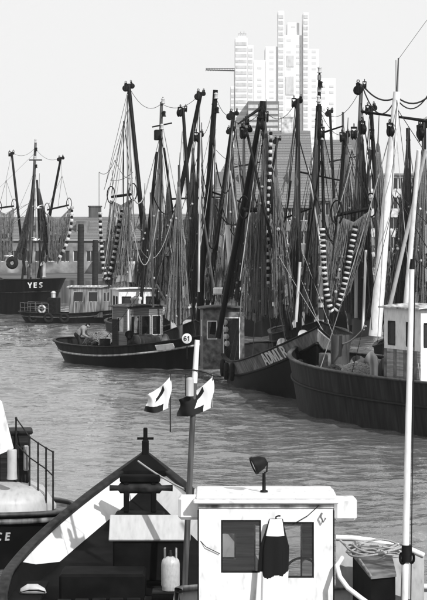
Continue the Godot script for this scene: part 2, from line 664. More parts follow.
func bobbins(parent: Node3D, pts: Array, pitch := 0.125, r := 0.1):
	var cv := Curve3D.new()
	for i in pts.size():
		var tan: Vector3 = (pts[mini(i + 1, pts.size() - 1)] - pts[maxi(i - 1, 0)]) * 0.17
		cv.add_point(pts[i], -tan, tan)
	var L := cv.get_baked_length()
	var m := MB.new()
	var k := 0
	var s := 0.0
	while s + pitch < L:
		var a := cv.sample_baked(s + pitch * 0.06)
		var b := cv.sample_baked(s + pitch * 0.94)
		var tone := 0.24 + 0.26 * absf(sin(k * 12.9898 + L * 7.0))
		m.col = Color(tone, tone, tone) if k % 2 == 0 else Color(0.015, 0.015, 0.015)
		var rr := (r if k % 2 == 0 else r * 0.82) * (0.86 + 0.22 * absf(sin(k * 4.7 + L)))
		m.tube([a, a.lerp(b, 0.15), a.lerp(b, 0.85), b], [rr * 0.6, rr, rr, rr * 0.6], 8)
		s += pitch
		k += 1
	var o := part("bobbin_rope", m, M.vertex, parent)
	o.set_meta("label", "rope strung with black and white roller bobbins")

func net(label: String, d: float, top: Array, bottom: Array, strands: int, mt: Material, opts := {}):
	# top and bottom: lists of [px, py] or [px, py, metres nearer]
	var A := []
	var B := []
	for p in top: A.append(at(p[0], p[1], d - (p[2] if p.size() > 2 else 0.0)))
	for p in bottom: B.append(at(p[0], p[1], d - (p[2] if p.size() > 2 else 0.0)))
	var org: Vector3 = A[0]
	for i in A.size(): A[i] -= org
	if A.size() == 2:                      # gathered and lashed at the top
		var mid: Vector3 = (A[0] + A[1]) / 2
		for i in 2: A[i] = A[i].lerp(mid, 0.72)
	for i in B.size(): B[i] -= org
	var o := thing("trawl_net", label, "fishing net", org, 0, "trawl nets hung up to dry in the rigging")
	part_mesh("netting", netting_mesh(A, B, strands, rng.randi() % 100000, opts.get("r", 0.013), opts.get("slack", 0.25), opts.get("depth", 0.5)), mt, o)
	if A.size() == 2:
		var mid: Vector3 = (A[0] + A[1]) / 2
		var m := MB.new()
		m.tube([mid - Vector3(0, 0.3, 0), mid - Vector3(0, 0.1, 0), mid + Vector3(0, 0.1, 0), mid + Vector3(0.05, 1.4, 0.05)], [0.07, 0.09, 0.035, 0.016], 7)
		part("lashing", m, M.net_dark, o)
	if opts.has("beam"):
		var b0: Vector3 = at(opts.beam[0], opts.beam[1], d) - org
		var b1: Vector3 = at(opts.beam[2], opts.beam[3], d) - org
		var m := MB.new()
		m.tube([b0, b0.lerp(b1, 0.5), b1], [0.075, 0.085, 0.075], 8)
		part("beam", m, M.spar_dark, o)
		for e in [b0, b1]:
			m = MB.new()
			var pts := []
			for k in 15:
				var a := TAU * k / 14.0
				pts.append(e + Vector3(0.24 * cos(a), 0.12 + 0.5 * sin(a), 0.15 * cos(a)))
			m.tube(pts, 0.035, 5, false)
			part("beam_shoe", m, M.spar_dark, o)
		if opts.has("hang"):
			var hp: Vector3 = at(opts.hang[0], opts.hang[1], d) - org
			for e in [b0, b0.lerp(b1, 0.5), b1]:
				m = MB.new()
				m.tube([hp, e + Vector3(0, 0.1, 0)], 0.016, 4, false)
				part("bridle", m, M.wire, o)
	if opts.has("bobbins"):
		var P := []
		for p in opts.bobbins: P.append(at(p[0], p[1], d - 0.35) - org)
		bobbins(o, P, opts.get("pitch", 0.14), opts.get("br", 0.11))
	if d < 125.0:                          # net floats caught up in the folds
		for k in 4 + rng.randi() % 4:
			var q := along(A, rng.randf()).lerp(along(B, rng.randf()), rng.randf_range(0.25, 0.95)) + Vector3(0, 0, 0.3)
			var fm := MB.new()
			var fr := rng.randf_range(0.045, 0.085)
			fm.lathe([Vector2(0.001, -fr), Vector2(fr * 0.7, -fr * 0.7), Vector2(fr, 0), Vector2(fr * 0.7, fr * 0.7), Vector2(0.001, fr)], 8)
			part("float", fm, M.oldwhite if k % 3 else M.grey, o).position = q
	if opts.has("floats"):
		for p in opts.floats:
			var m := MB.new()
			m.lathe([Vector2(0.001, -0.13), Vector2(0.08, -0.11), Vector2(0.13, -0.03), Vector2(0.13, 0.03), Vector2(0.08, 0.11), Vector2(0.001, 0.13)], 10)
			var f := part("float", m, M.oldwhite, o)
			f.position = at(p[0], p[1], d - 0.4) - org
	return o

# ------------------------------------------------------------------ gear on deck
func winch(boat: Node3D, p: Vector3, w: float, r: float, turn := 0.0):
	var m := MB.new()
	m.xf = Transform3D(Basis(Vector3.UP, turn), p)
	var ax := Transform3D(Basis(Vector3(0, 0, 1), -PI / 2), Vector3(-w / 2, r * 1.25, 0))
	m.lathe([Vector2(0.001, 0), Vector2(r, 0), Vector2(r, 0.05), Vector2(r * 0.72, 0.06), Vector2(r * 0.8, w * 0.25), Vector2(r * 0.7, w * 0.47), Vector2(r, w * 0.47), Vector2(r, w * 0.53), Vector2(r * 0.75, w * 0.53), Vector2(r * 0.82, w * 0.75), Vector2(r * 0.7, w - 0.06), Vector2(r, w - 0.05), Vector2(r, w), Vector2(0.001, w)], 18, ax)
	var o := part("winch_drum", m, M.hull_mid, boat)
	m = MB.new()
	m.xf = Transform3D(Basis(Vector3.UP, turn), p)
	for s in [-1.0, 1.0]:
		m.box(Vector3(s * (w / 2 + 0.08), r * 0.65, 0), Vector3(0.09, r * 1.3, r * 1.1), 0.02)
		m.lathe([Vector2(0.001, 0), Vector2(0.14, 0), Vector2(0.1, 0.12), Vector2(0.17, 0.26), Vector2(0.001, 0.26)], 12, Transform3D(Basis(Vector3(0, 0, 1), -s * PI / 2), Vector3(s * (w / 2 + 0.12), r * 1.25, 0)))
	m.box(Vector3(0, r * 0.12, 0), Vector3(w + 0.3, r * 0.24, r * 1.3), 0.02)
	part("winch_frame", m, M.dark, boat)

func cowl(boat: Node3D, p: Vector3, r: float, hgt: float, turn: float, mt: Material):
	var m := MB.new()
	m.xf = Transform3D(Basis(Vector3.UP, turn), p)
	m.tube([Vector3.ZERO, Vector3(0, hgt * 0.6, 0), Vector3(0, hgt * 0.75, 0), Vector3(r * 0.3, hgt * 0.92, 0), Vector3(r * 1.4, hgt, 0)], [r, r * 0.95, r * 1.0, r * 1.3, r * 1.75], 14, false)
	m.tube([Vector3(0, 0.0, 0), Vector3(0, 0.06, 0)], [r * 1.35, r * 1.3], 14)
	part("ventilator", m, mt, boat)

func ring_buoy(called: String, label: String, p: Vector3, R: float, r: float, mt: Material, bas: Basis, parent: Node = null) -> MeshInstance3D:
	var m := MB.new()
	var pts := []
	for k in 25:
		var a := TAU * k / 24.0
		pts.append(Vector3(cos(a) * R, sin(a) * R, 0))
	m.tube(pts, r, 9, false)
	var o: MeshInstance3D
	if parent:
		o = part(called, m, mt, parent)
	else:
		o = part(numbered(called), m, mt, self)
		tag(o, label, "tyre fender" if called.contains("tyre") else "lifebuoy")
	o.transform = Transform3D(bas, p)
	return o

func fish_box(p: Vector3, turn: float, label: String, mt: Material):
	var o := thing("fish_box", label, "fish box", p, turn, "fish boxes on the decks")
	var m := MB.new()
	m.box(Vector3(0, 0.02, 0), Vector3(0.76, 0.03, 0.42), 0.005)
	part("base", m, mt, o)
	for s in [-1.0, 1.0]:
		for k in 2:
			m = MB.new()
			m.box(Vector3(0, 0.09 + 0.125 * k, s * 0.21), Vector3(0.8, 0.11, 0.02), 0.004)
			part("slat", m, mt, o)
			m = MB.new()
			m.box(Vector3(s * 0.385, 0.09 + 0.125 * k, 0), Vector3(0.022, 0.11, 0.395), 0.004)
			part("slat", m, mt, o)
	return o

func drum(p: Vector3, r: float, hgt: float, label: String, mt: Material, called := "oil_drum"):
	var m := MB.new()
	m.lathe([Vector2(0.001, 0), Vector2(r, 0), Vector2(r, hgt * 0.32), Vector2(r * 1.04, hgt * 0.34), Vector2(r, hgt * 0.36), Vector2(r, hgt * 0.64), Vector2(r * 1.04, hgt * 0.66), Vector2(r, hgt * 0.68), Vector2(r, hgt), Vector2(r * 0.94, hgt), Vector2(r * 0.94, hgt - 0.03), Vector2(0.001, hgt - 0.03)], 20)
	var o := thing(called, label, "drum", p)
	part("shell", m, mt, o)
	m = MB.new()
	m.lathe([Vector2(0.001, 0), Vector2(0.05, 0), Vector2(0.05, 0.04), Vector2(0.001, 0.04)], 8, Transform3D(Basis.IDENTITY, Vector3(r * 0.5, hgt - 0.028, 0)))
	part("bung", m, M.iron, o)

func net_heap(p: Vector3, rx: float, ry: float, rz: float, label: String, mt: Material):
	var m := MB.new()
	var g := RandomNumberGenerator.new()
	g.seed = int(p.x * 100 + p.z * 7) + 5000
	for k in 150:
		var pts := []
		var a0 := g.randf() * TAU
		var rr := sqrt(g.randf())
		var ax := g.randf_range(0.3, 1.1)
		for j in 7:
			var a := a0 + ax * (j - 3) / 3.0 * 1.4
			var q := rr * (0.9 + 0.1 * sin(j * 2.1 + a0))
			pts.append(Vector3(cos(a) * rx * q, maxf(0.02, ry * sqrt(maxf(0, 1 - q * q)) + 0.05 * sin(j * 1.7 + a0 * 3)), sin(a) * rz * q))
		m.tube(pts, g.randf_range(0.02, 0.045), 5, true)
	var o := part(numbered("net_heap"), m, mt, self)
	o.position = p
	tag(o, label, "fishing net")

# ------------------------------------------------------------------ people and birds
func field_mesh(caps: Array, cell: float, blend: float) -> ArrayMesh:
	# caps: [a, b, ra, rb]; tapered capsules under a smooth minimum, meshed as surface nets
	var lo := Vector3(1e9, 1e9, 1e9)
	var hi := -lo
	for c in caps:
		for e in 2:
			var r: float = c[2 + e] + cell * 2.5
			lo = lo.min(c[e] - Vector3.ONE * r); hi = hi.max(c[e] + Vector3.ONE * r)
	var nx := int((hi.x - lo.x) / cell) + 2
	var ny := int((hi.y - lo.y) / cell) + 2
	var nz := int((hi.z - lo.z) / cell) + 2
	var f := PackedFloat32Array()
	f.resize(nx * ny * nz)
	f.fill(9.0)
	for c in caps:
		var a: Vector3 = c[0]
		var b: Vector3 = c[1]
		var ra: float = c[2]
		var rb: float = c[3]
		var ab := b - a
		var l2 := maxf(ab.length_squared(), 1e-9)
		var R := maxf(ra, rb) + cell * 2 + blend
		var p0 := ((a.min(b) - Vector3.ONE * R - lo) / cell).floor()
		var p1 := ((a.max(b) + Vector3.ONE * R - lo) / cell).ceil()
		for k in range(maxi(0, int(p0.z)), mini(nz, int(p1.z) + 1)):
			for j in range(maxi(0, int(p0.y)), mini(ny, int(p1.y) + 1)):
				for i in range(maxi(0, int(p0.x)), mini(nx, int(p1.x) + 1)):
					var p := lo + Vector3(i, j, k) * cell
					var t := clampf((p - a).dot(ab) / l2, 0, 1)
					var dd := (p - a - ab * t).length() - lerpf(ra, rb, t)
					var id := (k * ny + j) * nx + i
					var o := f[id]
					var hh := maxf(blend - absf(o - dd), 0.0) / blend
					f[id] = minf(o, dd) - hh * hh * blend * 0.25
	var vid := {}
	var V := PackedVector3Array()
	var Nn := PackedVector3Array()
	for k in nz - 1:
		for j in ny - 1:
			for i in nx - 1:
				var id := (k * ny + j) * nx + i
				var s := PackedFloat32Array()
				var neg := 0
				for q in 8:
					var vv := f[id + (q & 1) + ((q >> 1) & 1) * nx + ((q >> 2) & 1) * nx * ny]
					s.append(vv)
					if vv < 0: neg += 1
				if neg == 0 or neg == 8: continue
				var acc := Vector3.ZERO
				var cnt := 0
				for e in [[0, 1], [2, 3], [4, 5], [6, 7], [0, 2], [1, 3], [4, 6], [5, 7], [0, 4], [1, 5], [2, 6], [3, 7]]:
					var u: float = s[e[0]]
					var w: float = s[e[1]]
					if (u < 0) == (w < 0): continue
					var t := u / (u - w)
					var A := Vector3(e[0] & 1, (e[0] >> 1) & 1, (e[0] >> 2) & 1)
					var B := Vector3(e[1] & 1, (e[1] >> 1) & 1, (e[1] >> 2) & 1)
					acc += A.lerp(B, t); cnt += 1
				vid[id] = V.size()
				V.append(lo + (Vector3(i, j, k) + acc / cnt) * cell)
				Nn.append(Vector3(s[1] + s[3] + s[5] + s[7] - s[0] - s[2] - s[4] - s[6], s[2] + s[3] + s[6] + s[7] - s[0] - s[1] - s[4] - s[5], s[4] + s[5] + s[6] + s[7] - s[0] - s[1] - s[2] - s[3]).normalized())
	var m := MB.new()
	m.v = V; m.n = Nn
	m.c.resize(V.size()); m.c.fill(Color.WHITE)
	var st := [1, nx, nx * ny]
	for id in vid:
		for ax in 3:
			var u: int = st[(ax + 1) % 3]
			var w: int = st[(ax + 2) % 3]
			var a := f[id]
			var b := f[id + st[ax]]
			if (a < 0) == (b < 0): continue
			if not (vid.has(id - u) and vid.has(id - w) and vid.has(id - u - w)): continue
			var q := [vid[id], vid[id - u], vid[id - u - w], vid[id - w]]
			if a < 0: 
				m.tri_i(q[0], q[1], q[2]); m.tri_i(q[0], q[2], q[3])
			else:
				m.tri_i(q[0], q[2], q[1]); m.tri_i(q[0], q[3], q[2])
	return m.mesh()

func bending_man(p: Vector3, turn: float):
	# stands on p, faces +x, bent forward over the rail with both hands on a line
	var o := thing("person", "man in pale shirt and dark trousers bending over on the cutter's afterdeck", "person", p, turn)
	var hip := Vector3(-0.16, 0.9, 0)
	var chest := Vector3(0.16, 1.2, 0)
	var neck := Vector3(0.31, 1.31, 0)
	var head := Vector3(0.42, 1.36, 0.0)
	var torso := [[hip, chest, 0.145, 0.165], [hip + Vector3(0, 0, -0.07), hip + Vector3(0, 0, 0.07), 0.12, 0.12], [chest + Vector3(0.03, 0.02, -0.13), chest + Vector3(0.03, 0.02, 0.13), 0.105, 0.105]]
	var arms := []
	var hands := []
	for s in [-1.0, 1.0]:
		var sh := chest + Vector3(0.06, 0.0, s * 0.2)
		var el := Vector3(0.24, 0.9, s * 0.25)
		var wr := Vector3(0.46, 0.78, s * 0.14)
		arms.append([sh, el, 0.068, 0.05])
		arms.append([el, wr, 0.05, 0.036])
		var palm := wr + Vector3(0.07, -0.025, -s * 0.01)
		hands.append([wr, palm, 0.03, 0.036])
		for k in 4:
			var kn := palm + Vector3(0.035, -0.008, (k - 1.5) * 0.02)
			hands.append([palm + Vector3(0.01, 0, (k - 1.5) * 0.018), kn, 0.011, 0.01])
			hands.append([kn, kn + Vector3(0.008, -0.04 + 0.004 * absf(k - 1.5), 0), 0.01, 0.008])
		hands.append([palm, palm + Vector3(0.02, 0.0, -s * 0.055), 0.012, 0.009])
	var legs := []
	for s in [-1.0, 1.0]:
		var kn := Vector3(-0.02 + 0.05 * s, 0.49, s * 0.12)
		var an := Vector3(-0.1 + 0.1 * s, 0.09, s * 0.13)
		legs.append([hip + Vector3(0.0, -0.02, s * 0.09), kn, 0.1, 0.068])
		legs.append([kn, an, 0.066, 0.045])
	var feet := []
	for s in [-1.0, 1.0]:
		var an := Vector3(-0.1 + 0.1 * s, 0.05, s * 0.13)
		feet.append([an + Vector3(-0.05, 0, 0), an + Vector3(0.16, -0.012, 0), 0.05, 0.038])
	var hd := [[neck - Vector3(0.04, 0.03, 0), head, 0.058, 0.06], [head + Vector3(0.0, 0.03, 0), head + Vector3(0.06, -0.05, 0), 0.095, 0.07], [head + Vector3(0.11, -0.005, 0), head + Vector3(0.135, -0.03, 0), 0.018, 0.016], [head + Vector3(0.0, 0, -0.092), head + Vector3(0.0, 0.02, -0.095), 0.02, 0.02], [head + Vector3(0.0, 0, 0.092), head + Vector3(0.0, 0.02, 0.095), 0.02, 0.02]]
	part_mesh("body", field_mesh(torso + arms + hands + legs + feet + hd, 0.02, 0.05), M.skin, o)
	var shirt := []
	for c in torso: shirt.append([c[0], c[1], c[2] + 0.02, c[3] + 0.022])
	for c in arms: shirt.append([c[0], c[1].lerp(c[0], 0.08), c[2] + 0.018, c[3] + 0.018])
	part_mesh("shirt", field_mesh(shirt, 0.024, 0.06), M.shirt, o)
	var tr := [[hip + Vector3(-0.02, 0.0, -0.06), hip + Vector3(-0.02, 0.0, 0.06), 0.148, 0.148]]
	for c in legs: tr.append([c[0], c[1], c[2] + 0.022, c[3] + 0.026])
	part_mesh("trousers", field_mesh(tr, 0.024, 0.06), M.trousers, o)
	part_mesh("boots", field_mesh([[feet[0][0] + Vector3(0.03, 0.1, 0), feet[0][0] + Vector3(0.02, 0, 0), 0.07, 0.06], [feet[0][0], feet[0][1], 0.06, 0.05], [feet[1][0] + Vector3(0.03, 0.1, 0), feet[1][0] + Vector3(0.02, 0, 0), 0.07, 0.06], [feet[1][0], feet[1][1], 0.06, 0.05]], 0.024, 0.03), M.hair, o)
	part_mesh("hair", field_mesh([[head + Vector3(-0.02, 0.05, 0), head + Vector3(0.035, 0.06, 0), 0.098, 0.085], [head + Vector3(-0.05, 0.0, 0), head + Vector3(-0.045, 0.03, 0), 0.07, 0.08]], 0.02, 0.04), M.hair, o)

func gull(p: Vector3, turn: float, roll: float, flap: float, label: String):
	var o := thing("gull", label, "gull", p, turn, "gulls flying about the moored boats")
	var m := MB.new()
	m.tube([Vector3(-0.3, 0.0, 0), Vector3(-0.2, 0.0, 0), Vector3(-0.05, 0.0, 0), Vector3(0.1, 0.01, 0), Vector3(0.19, 0.03, 0), Vector3(0.26, 0.035, 0), Vector3(0.3, 0.025, 0), Vector3(0.36, 0.015, 0)], [0.008, 0.045, 0.085, 0.08, 0.055, 0.05, 0.025, 0.004], 10)
	m.tube([Vector3(-0.2, 0.01, 0), Vector3(-0.42, 0.0, 0.07), Vector3(-0.44, 0.0, 0.0), Vector3(-0.42, 0.0, -0.07)], [0.03, 0.012, 0.014, 0.01], 6)
	part("body", m, M.feather, o)
	for s in [-1.0, 1.0]:
		m = MB.new()
		var rows := []
		for k in 9:
			var t := k / 8.0
			var z: float = s * (0.05 + 0.6 * t)
			var y: float = 0.05 + flap * sin(t * 2.0) + roll * s * t * 0.3
			var cx := 0.06 + 0.1 * sin(t * 2.6) - 0.18 * t * t
			var ch := 0.2 * (1 - 0.85 * t * t)
			var th := 0.016 * (1 - t) + 0.004
			rows.append(PackedVector3Array([Vector3(cx + ch * 0.45, y, z), Vector3(cx, y + th, z), Vector3(cx - ch * 0.55, y - 0.01, z), Vector3(cx, y - th, z)]))
		m.sheet(rows, true, s < 0)
		part("wing", m, M.feather, o)

# ------------------------------------------------------------------ the moored fleet
func S(boat: Node3D, called: String, x1: float, y1: float, d1: float, x2: float, y2: float, d2: float, w1: float, w2: float, mt: Material):
	spar(boat, called, at(x1, y1, d1), at(x2, y2, d2), w1 * 0.5 * d1 / F, w2 * 0.5 * d2 / F, mt)

func W(boat: Node3D, d: float, x1: float, y1: float, x2: float, y2: float, sag := 0.0, r := 0.014):
	wire(boat, at(x1, y1, d), at(x2, y2, d), sag, r)

func rails(boat: Node3D, h: Dictionary, t0: float, t1: float, n: int, hgt: float, side: float, mt: Material, bars := 2):
	var tops := []
	for k in n + 1:
		var p := gunwale(h, lerpf(t0, t1, float(k) / n), side, 0.05)
		var m := MB.new()
		m.tube([p, p + Vector3(0, hgt, 0)], 0.02, 6)
		part("stanchion", m, mt, boat)
		tops.append(p)
	for b in bars:
		var pts := []
		for p in tops: pts.append(p + Vector3(0, hgt * (b + 1) / bars, 0))
		var m := MB.new()
		m.tube(pts, 0.018, 6)
		part("guard_rail", m, mt, boat)

func win_row(n: int, w: float, y: float, hh: float, span: float) -> Array:
	var a := []
	for k in n:
		var c := -span / 2 + span * (k + 0.5) / n
		a.append(Rect2(c - w / 2, y, w, hh))
	return a

func stays(boat: Node3D, h: Dictionary, top: Vector3, n: int, seed_: int):
	var g := RandomNumberGenerator.new()
	g.seed = seed_
	for k in n:
		var side := 1.0 if k % 2 == 0 else -1.0
		var p := boat.transform * gunwale(h, g.randf_range(0.05, 0.97), side, 0.1)
		wire(boat, top - Vector3(0, g.randf_range(0, 5.5), 0), p, g.randf_range(0, 0.35), 0.012 if k % 3 else 0.018, M.rope if k % 4 == 3 else M.wire)

func small_fry(boat: Node3D, h: Dictionary, seed_: int):
	# bollards and a hatch on the deck
	for s in [-1.0, 1.0]:
		for t in [0.12, 0.86]:
			var p := gunwale(h, t, s, 0.35, h.dk)
			var m := MB.new()
			m.lathe([Vector2(0.1, 0), Vector2(0.08, 0.05), Vector2(0.08, 0.38), Vector2(0.12, 0.42), Vector2(0.11, 0.48), Vector2(0.001, 0.5)], 10, Transform3D(Basis.IDENTITY, p))
			part("bollard", m, M.iron, boat)
	var m := MB.new()
	m.box(Vector3(h.L * 0.12, deck_y(h, h.L * 0.12) + 0.25, 0), Vector3(1.6, 0.5, 1.5), 0.04)
	part("hatch", m, M.darkwood, boat)

func fleet():
	# --- large trawler with YES on its quarter
	var b := thing("trawler", "large black trawler lettered YES, moored beside tall timber pile", "fishing boat", Vector3(-23.3, 0, -181), deg_to_rad(150))
	var h := hull_data({L = 23.0, B = 6.2, sm = 2.9, sb = 4.6, ss = 3.1, tm = 0.35, bw = 0.9, dk = 0.9, ts = 0.22, br = 1.6, sr = 1.2})
	build_hull(b, h, M.hull_black, M.hull_black, M.dark, M.deck, M.dark, M.hull_grey, 1.1)
	letters(b, h, "YES", 0.07, -0.0165, -1, 0.5, 0.5, M.letter, "letter", "white painted letter on the black hull")
	S(b, "mast", 29, 282, 178, 35.5, 143, 178, 5, 2.6, M.spar_mid)
	S(b, "mast_leg", 22, 280, 176, 34, 172, 178, 2.4, 2, M.spar_dark)
	S(b, "mast_leg", 41, 280, 176, 37, 180, 178, 2.6, 2, M.spar_dark)
	S(b, "mast_yard", 29, 160, 178, 42, 160, 178, 1.2, 1.2, M.spar_dark)
	boom(b, at(25, 275, 178), at(11.5, 152, 180), 0.14)
	boom(b, at(38, 278, 178), at(61, 157, 176), 0.14)
	mast_lamps(b, at(35.6, 141, 178), 4)
	wheelhouse(b, Vector3(1.0, deck_y(h, 1.0), 0), Vector3(3.2, 2.4, 3.2), M.oldwhite, M.lightgrey, win_row(4, 0.5, 1.3, 0.65, 2.8), win_row(3, 0.5, 1.3, 0.65, 2.6), M.pane, M.darkwood)
	stays(b, h, at(35.5, 148, 178), 9, 5)
	W(b, 178, 35, 148, 11.5, 152, 0.5); W(b, 178, 35, 148, 61, 157, 0.6)
	W(b, 178, 61, 160, 62, 178); W(b, 178, 11, 156, 6, 180)
	cowl(b, b.transform.affine_inverse() * at(44, 268, 176) + Vector3(0, -0.8, 0), 0.15, 1.2, 1.0, M.oldwhite)
	cowl(b, b.transform.affine_inverse() * at(31, 268, 176) + Vector3(0, -0.8, 0), 0.13, 1.1, 1.0, M.grey)
	winch(b, Vector3(-4, deck_y(h, -4), 0), 2.4, 0.5, PI / 2)
	small_fry(b, h, 3)
	ring_buoy("tyre_fender", "", local(b, at(12, 263, 177)), 0.36, 0.2, M.rubber, Basis(Vector3.UP, 0.4), b)

	# --- launch with a pale cabin
	b = thing("harbour_launch", "small dark launch with pale cabin lying beyond the bending man", "launch", Vector3(-10.6, 0, -156), deg_to_rad(-14))
	h = hull_data({L = 9.6, B = 3.0, sm = 0.75, sb = 1.3, ss = 0.85, bw = 0.3, dk = 0.3, ts = 0.2, br = 0.5})
	build_hull(b, h, M.hull_black, M.dark, M.iron, M.deck, M.dark, M.hull_mid, 0.3)
	wheelhouse(b, Vector3(1.0, deck_y(h, 0.5), 0), Vector3(2.7, 2.3, 2.2), M.launch, M.oldwhite, win_row(2, 0.6, 1.2, 0.7, 1.8), win_row(2, 0.75, 1.2, 0.75, 2.4), M.pane, M.oldwhite)
	rails(b, h, 0.04, 0.3, 5, 0.75, 1, M.grey); rails(b, h, 0.04, 0.3, 5, 0.75, -1, M.grey)
	ring_buoy("lifebuoy", "", Vector3(-2.5, deck_y(h, -2.5) + 0.62, 1.32), 0.26, 0.09, M.oldwhite, Basis.IDENTITY, b)
	var m := MB.new()
	m.box(Vector3(-1.9, deck_y(h, -1.9) + 0.75, 0.1), Vector3(0.8, 1.5, 0.9), 0.05)
	part("engine_casing", m, M.dark, b)
	m = MB.new()
	m.lathe([Vector2(0.2, 0), Vector2(0.2, 0.35), Vector2(0.24, 0.36), Vector2(0.12, 0.5), Vector2(0.001, 0.52)], 12, Transform3D(Basis.IDENTITY, Vector3(-1.95, deck_y(h, -1.9) + 1.5, 0.1)))
	part("lamp_housing", m, M.oldwhite, b)
	for k in 3:
		ring_buoy("tyre_fender", "", Vector3(-3.2 + 1.3 * k, 0.42, 1.22 + 0.16 * minf(k, 1) + 0.1), 0.3, 0.11, M.rubber, Basis.IDENTITY, b)

	# --- cutter with the bending man
	b = thing("fishing_cutter", "small dark cutter with pale rubbing strake and round number plate", "fishing boat", Vector3(-4.2, 0, -102.6), deg_to_rad(-54))
	h = hull_data({L = 12.8, B = 4.0, sm = 0.95, sb = 1.75, ss = 1.15, tm = 0.4, bw = 0.42, dk = 0.55, ts = 0.3, tb = 0.45, br = 0.9, sr = 0.7})
	build_hull(b, h, M.hull_black, M.hull_grey, M.iron, M.deck, M.dark, M.oldwhite, 0.44)
	wheelhouse(b, Vector3(0.55, deck_y(h, 0.5), 0.0), Vector3(1.5, 2.55, 2.1), M.wood, M.hull_mid, win_row(3, 0.5, 1.15, 0.95, 1.95), win_row(1, 0.5, 1.3, 0.7, 1.0), M.glass, M.oldwhite, M.darkwood, win_row(2, 0.5, 1.15, 0.9, 1.9))
	m = MB.new()
	m.box(Vector3(1.32, deck_y(h, 0.5) + 1.3, 1.07), Vector3(0.12, 2.4, 0.12), 0.02)
	part("corner_post", m, M.white, b)
	m = MB.new()
	m.box(Vector3(0.1, deck_y(h, 0.5) + 0.98, 1.07), Vector3(0.55, 1.9, 0.05), 0.01)
	part("door", m, M.darkwood, b)
	for k in 3:
		m = MB.new()
		m.lathe([Vector2(0.1, 0), Vector2(0.1, 0.2), Vector2(0.16, 0.26), Vector2(0.14, 0.36), Vector2(0.001, 0.4)], 10, Transform3D(Basis.IDENTITY, Vector3(0.9 - 0.4 * k, deck_y(h, 0.5) + 2.66, 0.5 - 0.45 * k)))
		part("roof_lamp", m, M.oldwhite, b)
	winch(b, Vector3(2.1, deck_y(h, 2.1) + 0.15, 0.25), 1.8, 0.42, PI / 2)
	cowl(b, Vector3(1.75, deck_y(h, 1.7), 1.3), 0.13, 1.15, -0.6, M.iron)
	small_fry(b, h, 5)
	S(b, "mast", 181, 348, 98.5, 179, 165, 98.5, 4.4, 2.4, M.spar_mid)
	S(b, "jib_boom", 180, 330, 98.6, 157, 285, 101, 2.6, 2, M.spar_mid)
	stays(b, h, at(179, 172, 98.5), 6, 19)
	# round number plate and name board at the bow
	var fr := hull_frame(h, 0.85, 1, 0.25)
	m = MB.new()
	m.box(Vector3.ZERO, Vector3(1.05, 0.3, 0.03), 0.005)
	var o := part("name_board", m, M.white, b)
	o.transform = Transform3D(fr.basis, fr.origin + fr.basis.z * 0.04)
	var pp := local(b, at(187, 338.5, 97.6))
	m = MB.new()
	m.lathe([Vector2(0.001, 0), Vector2(0.25, 0), Vector2(0.25, 0.03), Vector2(0.001, 0.03)], 24)
	o = part("number_plate", m, M.white, b)
	var toward := (b.transform.basis.inverse() * Vector3(-0.25, 0, 1)).normalized()
	var pb := Basis(Vector3.UP.cross(toward).normalized(), Vector3.UP, toward)
	o.transform = Transform3D(Basis(pb.x, pb.z, -pb.y), pp)
	var f := SystemFont.new()
	f.font_names = PackedStringArray(["Droid Sans"])
	f.font_weight = 700
	var tm := TextMesh.new()
	tm.text = "61"; tm.font = f; tm.font_size = 48; tm.pixel_size = 0.0066; tm.depth = 0.012
	o = part_mesh("number", tm, M.black, o)
	o.transform = Transform3D(Basis(Vector3(1, 0, 0), Vector3(0, 0, -1), Vector3(0, 1, 0)), Vector3(0, 0.036, 0))
	m = MB.new()
	m.tube([pp - Vector3(0, 1.0, 0), pp - Vector3(0, 0.38, 0)], 0.04, 6)
	part("plate_post", m, M.dark, b)
	bending_man(b.transform * Vector3(-4.05, deck_y(h, -4.05) + 0.06, 0.55), deg_to_rad(-12))
	fish_box(b.transform * Vector3(-2.7, deck_y(h, -2.7) + 0.05, 0.9), 0.3, "slatted wooden fish box behind the small cutter's wheelhouse", M.palewood)
	drum(b.transform * Vector3(-1.6, deck_y(h, -1.6) + 0.04, 0.6), 0.29, 0.85, "dark oil drum behind the small cutter's wheelhouse", M.iron)
	net_heap(b.transform * Vector3(-4.2, deck_y(h, -4.2) + 0.03, -0.9), 1.1, 1.0, 0.9, "dark heap of net on the small cutter's afterdeck", M.net_mid)

	# --- cutter behind it with white wheelhouse
	b = thing("fishing_cutter", "cutter with white wheelhouse behind the bending man's boat", "fishing boat", Vector3(-3.6, 0, -119), deg_to_rad(-78))
	h = hull_data({L = 15.5, B = 4.5, sm = 1.4, sb = 2.4, ss = 1.6})
	build_hull(b, h, M.hull_black, M.hull_grey, M.iron, M.deck, M.dark, M.hull_mid, 0.6)
	wheelhouse(b, local(b, at(135, 0, 116)) * Vector3(1, 0, 1) + Vector3(0, 0.85, 0), Vector3(2.4, 2.7, 2.3), M.white, M.white, win_row(3, 0.5, 1.7, 0.6, 2.1), win_row(2, 0.5, 1.7, 0.6, 2.0), M.pane, M.darkwood)
	m = MB.new()
	m.lathe([Vector2(0.34, 0), Vector2(0.34, 1.0), Vector2(0.38, 1.02), Vector2(0.38, 1.2), Vector2(0.001, 1.2)], 14, Transform3D(Basis.IDENTITY, local(b, at(132, 282, 116))))
	part("funnel", m, M.oldwhite, b)
	S(b, "mast", 157, 330, 116, 161.5, 102, 116, 6.5, 3, M.spar_mid)
	S(b, "mast_leg", 139, 318, 114, 157, 152, 116, 3.6, 3, M.spar_dark)
	S(b, "mast_leg", 186, 310, 114, 164, 148, 116, 2.6, 2.2, M.spar_dark)
	S(b, "mast_yard", 152, 127, 116, 172, 123, 116, 1.5, 1.5, M.spar_dark)
	S(b, "gaff", 170, 199, 116, 226, 197, 116, 2, 1.6, M.spar_dark)
